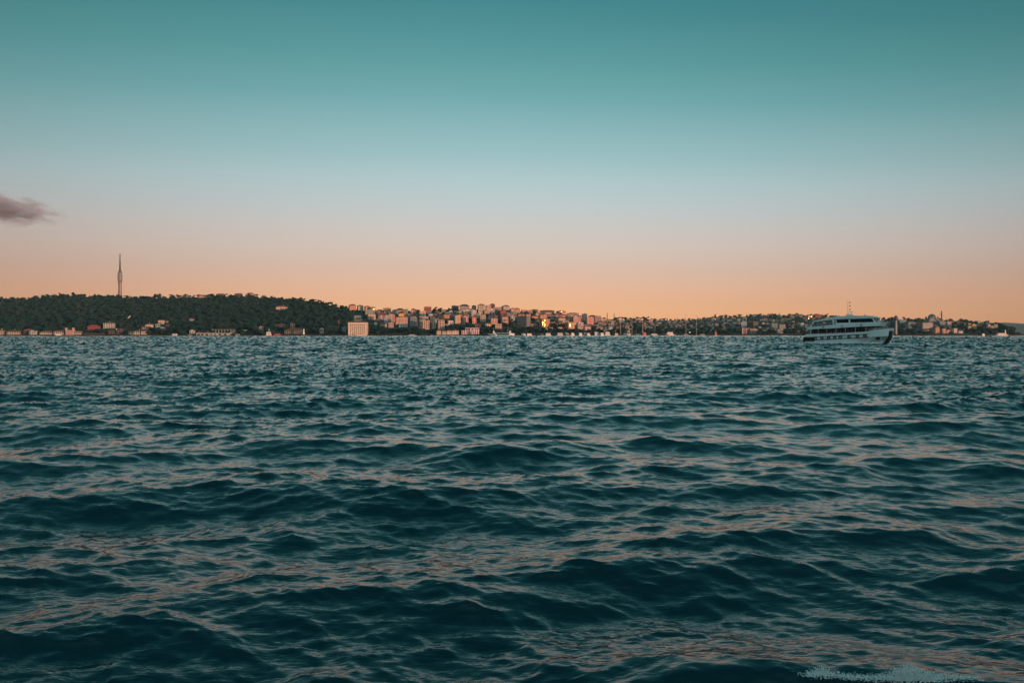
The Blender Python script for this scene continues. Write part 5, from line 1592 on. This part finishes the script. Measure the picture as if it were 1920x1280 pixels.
# upper deck: thick white fascia, rising and deepening towards the bow
fz = lambda x: 5.05 + .035 * (x + 15.5)
pts = [(-14.6, fz(-14.6)), (-5, fz(-5)), (4, fz(4) + .12), (12.6, fz(12.6) + .1), (13.4, fz(12.6) + 1.45), (3.5, fz(3) + 1.55), (-5, fz(-5) + 1.15), (-14.8, fz(-14.8) + .75)]
MB().prism(pts, -4.3, 4.3).build('upper_deck', wt, fo)
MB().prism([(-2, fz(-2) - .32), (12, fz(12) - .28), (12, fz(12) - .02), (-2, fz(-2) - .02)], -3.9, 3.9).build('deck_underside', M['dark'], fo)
# upper cabin with wrap-round windscreen
cz = 6.7
cab = MB().prism([(-3.6, cz), (10.4, cz + .25), (9.2, 8.75), (-4.0, 8.55)], -3.5, 3.5).build('upper_cabin', wt, fo)
MB().prism([(1.8, cz + .62), (10.1, cz + .72), (9.35, 8.55), (1.8, 8.45)], -3.56, -3.44).build('side_window', M['glass'], cab)
MB().prism([(1.8, cz + .62), (10.1, cz + .72), (9.35, 8.55), (1.8, 8.45)], 3.44, 3.56).build('side_window', M['glass'], cab)
MB().add([(10.36, -3.4, cz + .8), (10.36, 3.4, cz + .8), (9.45, 3.3, 8.55), (9.45, -3.3, 8.55), (10.2, -3.4, cz + .8), (10.2, 3.4, cz + .8), (9.3, 3.3, 8.55), (9.3, -3.3, 8.55)], [(0, 1, 2, 3), (4, 7, 6, 5), (0, 4, 5, 1), (3, 2, 6, 7), (0, 3, 7, 4), (1, 5, 6, 2)]).build('windscreen', M['glass'], cab)
MB().prism([(-3.2, cz + .55), (1.2, cz + .6), (1.2, 8.45), (-3.4, 8.35)], -3.56, -3.44).build('side_window', M['glass'], cab)
MB().prism([(-3.2, cz + .55), (1.2, cz + .6), (1.2, 8.45), (-3.4, 8.35)], 3.44, 3.56).build('side_window', M['glass'], cab)
for sgn in (-1, 1):
    MB().prism([(10.5, fz(10) + 1.4), (11.1, fz(10) + 1.4), (10.2, 8.7), (9.8, 8.7)], sgn * 3.75 - .1, sgn * 3.75 + .1).build('screen_pillar', wt, fo)
# roof: long white canopy, falling towards the stern
MB().prism([(-12.2, 7.62), (-4, 8.5), (10.6, 8.72), (11.2, 8.9), (9.6, 9.45), (2, 9.7), (-4.5, 9.3), (-12.4, 7.95)], -3.95, 3.95).build('roof', wt, fo)
me_ = MB().prism([(-13.6, 5.9), (-13.05, 5.9), (-11.9, 7.75), (-12.3, 7.75)], -.09, .09).mesh('canopy_frame')
me2 = MB().prism([(-4.5, 6.2), (-3.9, 6.2), (-4.3, 8.6), (-4.9, 8.6)], -.09, .09).mesh('canopy_frame')
for sgn in (-1, 1):
    for mm in (me_, me2):
        q = link('canopy_frame', mm, wt, fo); q.location = (0, sgn * 3.9, 0)
m = MB()
for sgn in (-1, 1):
    rail(m, [(x, sgn * 4.1, fz(x) + .85 + .02 * (x + 14)) for x in np.arange(-14.2, -4, 1.25)], .75, .04)
rail(m, [(-14.3, y, fz(-14) + .8) for y in np.arange(-4.1, 4.2, 1.37)], .75, .04)
tag(m.build('railing', M['offwhite'], fo), kind='stuff')
st = mat('pale_bench', (.35, .40, .42), rough=.6)
me_ = MB().box(-.25, .25, -3.2, 3.2, 0, .45).box(-.3, -.22, -3.2, 3.2, .46, 1.0).mesh('bench')
for x in (-12.2, -10.6, -9.0, -7.4, -5.8):
    q = link('bench', me_, st, fo); q.location = (x, 0, fz(x) + .95)
# mast, radar, aerials
ms = MB().box(-.5, 1.6, -.8, .8, 9.55, 10.3).build('mast_base', wt, fo)
MB().tube((0, 0, 10.3), (-.1, 0, 15.0), .09, .04, 6).build('mast', M['metal'], ms)
MB().box(.5, 1.9, -.15, .15, 10.85, 11.05).tube((1.2, 0, 10.3), (1.2, 0, 10.9), .1, n=6).build('radar', wt, ms)
me_ = MB().box(-.22, .22, -.02, .02, -.18, .18).mesh('pennant')
for i, z in enumerate((11.8, 13.0, 14.2)):
    q = link('pennant', me_, mat('pennant_cloth', (.12, .06, .05), rough=.8) if i == 0 else bpy.data.materials['pennant_cloth'], ms); q.location = (.75 - i * .02, 0, z)
MB().tube((.9, 0, 10.9), (.45, 0, 14.9), .012, n=4).build('halyard', M['metal'], ms)
for x, y in ((-3.4, -2), (5.8, 1.8)):
    MB().lathe([(.45 * math.cos(a) + .01, .3 + .4 * math.sin(a)) for a in np.linspace(-1.3, 1.5, 6)], 10, (x, y)).build('light_dome', wt, fo).location = (0, 0, 9.25 + (.25 if x > 0 else .05))
m = MB(); m.tube((9.2, 0, 9.3), (9.2, 0, 9.9), .05, n=5); m.build('horn', M['metal'], fo)
# anchor in its pocket on both bows, and bow rail
for sgn in (-1, 1):
    MB().box(11.2, 12.6, sgn * (bdx(12) + .02) - .15, sgn * (bdx(12) + .02) + .15, 1.6, 2.6).build('anchor_pocket', M['dark'], fo)
m = MB()
rail(m, [(x, -bdx(x) + .1, sheer(x) + 1.12) for x in np.arange(8.6, 15.6, .95)], .5, .03)
rail(m, [(x, bdx(x) - .1, sheer(x) + 1.12) for x in np.arange(8.6, 15.6, .95)], .5, .03)
tag(m.build('bow_rail', M['offwhite'], fo), kind='stuff')
me_ = MB().lathe([(.26, -.05), (.38, -.05), (.38, .05), (.26, .05), (.26, -.05)], 12, cap=False).mesh('life_ring')
orange = mat('life_ring_orange', (.5, .12, .04), rough=.6)
for x in (-8.2, -1.0, 6.0):
    q = link('life_ring', me_, orange, fo); q.location = (x, -4.36, fz(x) + .6); q.rotation_euler = (R(90), 0, 0)
tag(fo, 'white double-deck passenger ferry hung with black tyres, steaming right across the strait', 'ferry')

# passengers on the open aft deck
def person_mesh(pose, seed):
    g = random.Random(seed)
    me = bpy.data.meshes.new('person')
    if pose == 'stand':
        J = [(0, 0, .92), (0, 0, 1.2), (0, 0, 1.42), (0, 0, 1.52), (0, 0.02, 1.66), (.1, 0, .88), (.11, .02, .48), (.11, 0, .05), (-.1, 0, .88), (-.11, .03, .48), (-.11, 0, .05), (.2, 0, 1.4), (.25, .03, 1.12), (.22, .16, .92), (-.2, 0, 1.4), (-.25, .05, 1.12), (-.2, .2, .98), (.11, .16, .03), (-.11, .16, .03)]
    else:
        J = [(0, 0, .48), (0, -.03, .75), (0, -.02, .97), (0, 0, 1.07), (0, .03, 1.21), (.1, .02, .48), (.12, .42, .5), (.12, .44, .06), (-.1, .02, .48), (-.12, .42, .5), (-.12, .44, .06), (.2, 0, .95), (.25, .08, .68), (.14, .28, .56), (-.2, 0, .95), (-.25, .08, .68), (-.14, .28, .56), (.12, .58, .04), (-.12, .58, .04)]
    Rr_ = [.15, .14, .15, .055, .1, .1, .07, .045, .1, .07, .045, .06, .045, .035, .06, .045, .035, .04, .04]
    E = [(0, 1), (1, 2), (2, 3), (3, 4), (0, 5), (5, 6), (6, 7), (0, 8), (8, 9), (9, 10), (2, 11), (11, 12), (12, 13), (2, 14), (14, 15), (15, 16), (7, 17), (10, 18)]
    me.from_pydata(J, E, [])
    o = bpy.data.objects.new('person', me)
    COL.objects.link(o)
    md = o.modifiers.new('skin', 'SKIN')
    for i, v in enumerate(me.skin_vertices[0].data):
        v.radius = (Rr_[i], Rr_[i] * .85)
    me.skin_vertices[0].data[0].use_root = True
    sb = o.modifiers.new('smooth', 'SUBSURF'); sb.levels = 1; sb.render_levels = 1
    dg = bpy.context.evaluated_depsgraph_get()
    out = bpy.data.meshes.new_from_object(o.evaluated_get(dg))
    out.polygons.foreach_set('use_smooth', [True] * len(out.polygons))
    bpy.data.objects.remove(o)
    out.name = 'person'
    return out
pm = {'stand': person_mesh('stand', 1), 'sit': person_mesh('sit', 2)}
skin = mat('skin', (.35, .2, .14), rough=.6)
hair = mat('dark_hair', (.02, .015, .012), rough=.8)
fa_ = Matrix.Rotation(R(FA), 4, 'Z') @ Matrix.Diagonal((FS[0], FS[1], 1, 1))
fo.scale = FS
PPL = [(-12.0, -2.6, 'sit', (.05, .05, .07), 'dark jacket', 'first bench from the stern'), (-10.4, -2.2, 'sit', (.30, .30, .30), 'pale grey top', 'second bench from the stern'), (-8.8, -2.8, 'sit', (.25, .05, .05), 'dark red top', 'third bench from the stern'),
       (-7.2, -2.4, 'sit', (.04, .08, .12), 'navy top', 'fourth bench from the stern'), (-13.3, -3.2, 'stand', (.06, .06, .06), 'black clothes', 'aft rail of the upper deck'), (-4.9, -3.3, 'stand', (.35, .33, .3), 'cream clothes', 'canopy post beside the upper cabin')]
for i, (x, y, pose, col, cl, wh) in enumerate(PPL):
    pz = fz(x) + (.95 if pose == 'sit' else .85)
    p = fa_ @ Vector((x, y, pz))
    me_ = pm[pose].copy()
    o = link('person', me_, M['paint'], None, col)
    o.location = (fo.location.x + p.x, fo.location.y + p.y, p.z)
    o.rotation_euler = (0, 0, R(FA - 90) if pose == 'sit' else R(FA + 180))
    hz = 1.21 if pose == 'sit' else 1.66
    hd = MB().lathe([(.02, -.12), (.085, -.07), (.1, 0), (.09, .07), (.03, .12)], 10).mesh('head')
    q = link('head', hd, skin, o); q.location = (0, .035, hz)
    hh = MB().lathe([(.105, .0), (.108, .06), (.06, .125), (.01, .14)], 10).mesh('hair')
    q = link('hair', hh, hair, o); q.location = (0, .015, hz)
    tag(o, f"{'seated' if pose == 'sit' else 'standing'} person in {cl} at the {wh} on the ferry", 'person', 'passengers on the ferry')
for i, (x, y, col, cl) in enumerate(((9.6, -3.0, (.04, .04, .05), 'black clothes'), (11.0, -2.4, (.12, .12, .13), 'grey clothes'))):
    p = fa_ @ Vector((x, y, sheer(x) - .1))
    o = link('person', pm['stand'].copy(), M['paint'], None, col)
    o.location = (fo.location.x + p.x, fo.location.y + p.y, p.z); o.rotation_euler = (0, 0, R(FA - 90))
    q = link('head', MB().lathe([(.02, -.12), (.085, -.07), (.1, 0), (.09, .07), (.03, .12)], 10).mesh('head'), skin, o); q.location = (0, .035, 1.66)
    tag(o, f"person in {cl} standing on the ferry's open foredeck{' nearer the bow' if i else ' beside the saloon'}", 'person', 'passengers on the ferry')

# ------------------------------------------------------------------ foam
foam = mat('foam', (.82, .86, .86), rough=.75)
def foam_mesh(name, pts, seed):
    """pts: (x, y, z, r, flat) lumps of white water"""
    g = np.random.default_rng(seed)
    Vs, Fs, off = [], [], 0
    for x, y, z, r, fl in pts:
        base, fc = (ICOV, ICOF) if r > .12 else (IC1V, IC1F)
        v = base * (1 + .35 * np.sin(base @ g.normal(0, 4, 3) + g.uniform(0, 6)) + g.normal(0, .12, len(base)))[:, None] * [r * 1.5, r, r * fl] + [x, y, z]
        Vs.append(v); Fs.append(fc + off); off += len(v)
    return npmesh(name, np.concatenate(Vs), np.concatenate(Fs), True)
g = np.random.default_rng(31)
P = []
for i in range(650):
    x = g.uniform(-16.5, 15.2)
    off_ = abs(g.normal(0, .35)) + .1
    bw = B_ / 2 * .9 * (1 - min(1, max(0, (x - 1) / 12.5)) ** 1.6 * .97)
    y = -(bw + off_ + .25 * (x < 0))
    p = fa_ @ Vector((x, y, 0))
    P.append((fo.location.x + p.x, fo.location.y + p.y, g.uniform(.12, .42) + .3 * max(0, x / 15) ** 2 * g.random(), g.uniform(.12, .38), .35))
for i in range(520):          # bow wave thrown out ahead, on both bows
    t = g.random() ** 1.2
    sgn = -1 if g.random() < .5 else 1
    x = 14.6 - t * 5.5
    y = sgn * (.4 + t * 3.6 + g.normal(0, .25)) * (1.0 if sgn < 0 else 1.25)
    p = fa_ @ Vector((x + (1 - t) * .6, y, 0))
    P.append((fo.location.x + p.x, fo.location.y + p.y, abs(g.normal(0, .5)) * (1.2 - t) + .25, g.uniform(.1, .34), .7))
for i in range(420):
    p = fa_ @ Vector((g.uniform(12.0, 19.8), g.uniform(-2.5, 4.5), 0))
    P.append((fo.location.x + p.x, fo.location.y + p.y, g.uniform(.1, .45), g.uniform(.1, .36), .4))
for i in range(220):          # wake astern
    x = -15.8 - g.random() ** 1.3 * 14
    p = fa_ @ Vector((x, g.normal(0, 2.2), 0))
    P.append((fo.location.x + p.x, fo.location.y + p.y, g.uniform(.1, .3), g.uniform(.1, .4), .3))
tag(link('ferry_foam', foam_mesh('ferry_foam', P, 3), foam), kind='stuff')
# breaking crest at the photographer's feet
sel = (V_SEA[:, 1] > 5.7) & (V_SEA[:, 1] < 7.1) & (V_SEA[:, 0] > .4) & (V_SEA[:, 0] < 5.6)
vs = V_SEA[sel]
P = []
bins = np.arange(.7, 5.2, .02)
cr = []
for b_3 in bins:
    q = vs[np.abs(vs[:, 0] - b_3) < .03]
    if len(q): 
        k_ = q[np.argmax(q[:, 2] - .25 * np.abs(q[:, 1] - 6.4))]
        cr.append((b_3, k_[1], k_[2]))
cr = np.array(cr)
ys = np.convolve(np.pad(cr[:, 1], 7, 'edge'), np.ones(15) / 15, 'valid')
zs = np.convolve(np.pad(cr[:, 2], 4, 'edge'), np.ones(9) / 9, 'valid')
for i in range(24000):
    x = g.uniform(2.7, 4.4)
    amp = .02 + .015 * math.sin(x * 9) + 1.0 * math.exp(-((x - 3.72) / .17) ** 2) + .55 * math.exp(-((x - 2.95) / .09) ** 2) + .26 * math.exp(-((x - 3.3) / .3) ** 2) + .38 * math.exp(-((x - 4.05) / .22) ** 2)
    if g.random() > amp * (.8 + .2 * math.sin(x * 37) * math.sin(x * 61)) * 1.1: continue
    cy = np.interp(x, cr[:, 0], ys); cz = np.interp(x, cr[:, 0], zs)
    z = cz + .003 + .11 * amp * g.random() ** 2.2
    r = g.uniform(.0012, .0034) * (2.0 if z < cz + .02 and g.random() < .3 else 1.0)
    P.append((x + g.normal(0, .01), cy - .02 + g.normal(0, .028), z - abs(g.normal(0, .012)), r, .8))
tag(link('wave_foam', foam_mesh('wave_foam', P, 8), foam), kind='stuff')

# ------------------------------------------------------------------ cloud
cm = bpy.data.materials.new('cloud')
cm.use_nodes = True
nt = cm.node_tree
nt.nodes.clear()
out = nt.nodes.new('ShaderNodeOutputMaterial')
pv = nt.nodes.new('ShaderNodeVolumePrincipled')
pv.inputs['Color'].default_value = (.84, .72, .84, 1)
pv.inputs['Anisotropy'].default_value = .1
tcn = nt.nodes.new('ShaderNodeTexCoord')
nz = nt.nodes.new('ShaderNodeTexNoise'); nz.inputs['Scale'].default_value = 1.0; nz.inputs['Detail'].default_value = 6; nz.inputs['Roughness'].default_value = .62; nz.inputs['Distortion'].default_value = .5
mp = nt.nodes.new('ShaderNodeMapping'); mp.inputs['Scale'].default_value = (4.6, 2.6, 4.2); mp.inputs['Location'].default_value = (3.1, 1.7, .4); mp.inputs['Rotation'].default_value = (0, .18, 0)
nt.links.new(tcn.outputs['Object'], mp.inputs['Vector']); nt.links.new(mp.outputs[0], nz.inputs['Vector'])
ln = nt.nodes.new('ShaderNodeVectorMath'); ln.operation = 'LENGTH'; nt.links.new(tcn.outputs['Object'], ln.inputs[0])
def cmath(op, a, b_=None, clamp=False):
    q = nt.nodes.new('ShaderNodeMath'); q.operation = op; q.use_clamp = clamp
    for i, v in enumerate((a, b_)):
        if v is None: continue
        if isinstance(v, (int, float)): q.inputs[i].default_value = v
        else: nt.links.new(v, q.inputs[i])
    return q.outputs[0]
fall = cmath('MULTIPLY', ln.outputs['Value'], .42)
den = cmath('MULTIPLY', cmath('SUBTRACT', cmath('SUBTRACT', nz.outputs['Fac'], .15), fall, True), .03)
nt.links.new(den, pv.inputs['Density'])
nt.links.new(pv.outputs[0], out.inputs['Volume'])
cb = bmesh.new(); bmesh.ops.create_icosphere(cb, subdivisions=3, radius=1)
cme = bpy.data.meshes.new('cloud'); cb.to_mesh(cme); cb.free()
co = link('cloud', cme, cm)
Yc_ = 6000
co.location = (pxX(-4, Yc_), Yc_, pyZ(392, Yc_))
co.scale = (128 * Yc_ / F, 300, 33 * Yc_ / F)
co.rotation_euler = (0, R(6), 0)
tag(co, 'small grey cloud with rosy edges low at the left edge of the sky', 'cloud')

# ------------------------------------------------------------------ haze
hm = bpy.data.materials.new('haze')
hm.use_nodes = True
nt = hm.node_tree
nt.nodes.clear()
out = nt.nodes.new('ShaderNodeOutputMaterial')
pv = nt.nodes.new('ShaderNodeVolumePrincipled')
pv.inputs['Color'].default_value = (.48, .82, .90, 1)
pv.inputs['Density'].default_value = HAZE
nt.links.new(pv.outputs[0], out.inputs['Volume'])
hz_ = MB().box(-9500, 9500, -1500, 12500, -6, 560).build('haze', hm)
tag(hz_, kind='stuff')
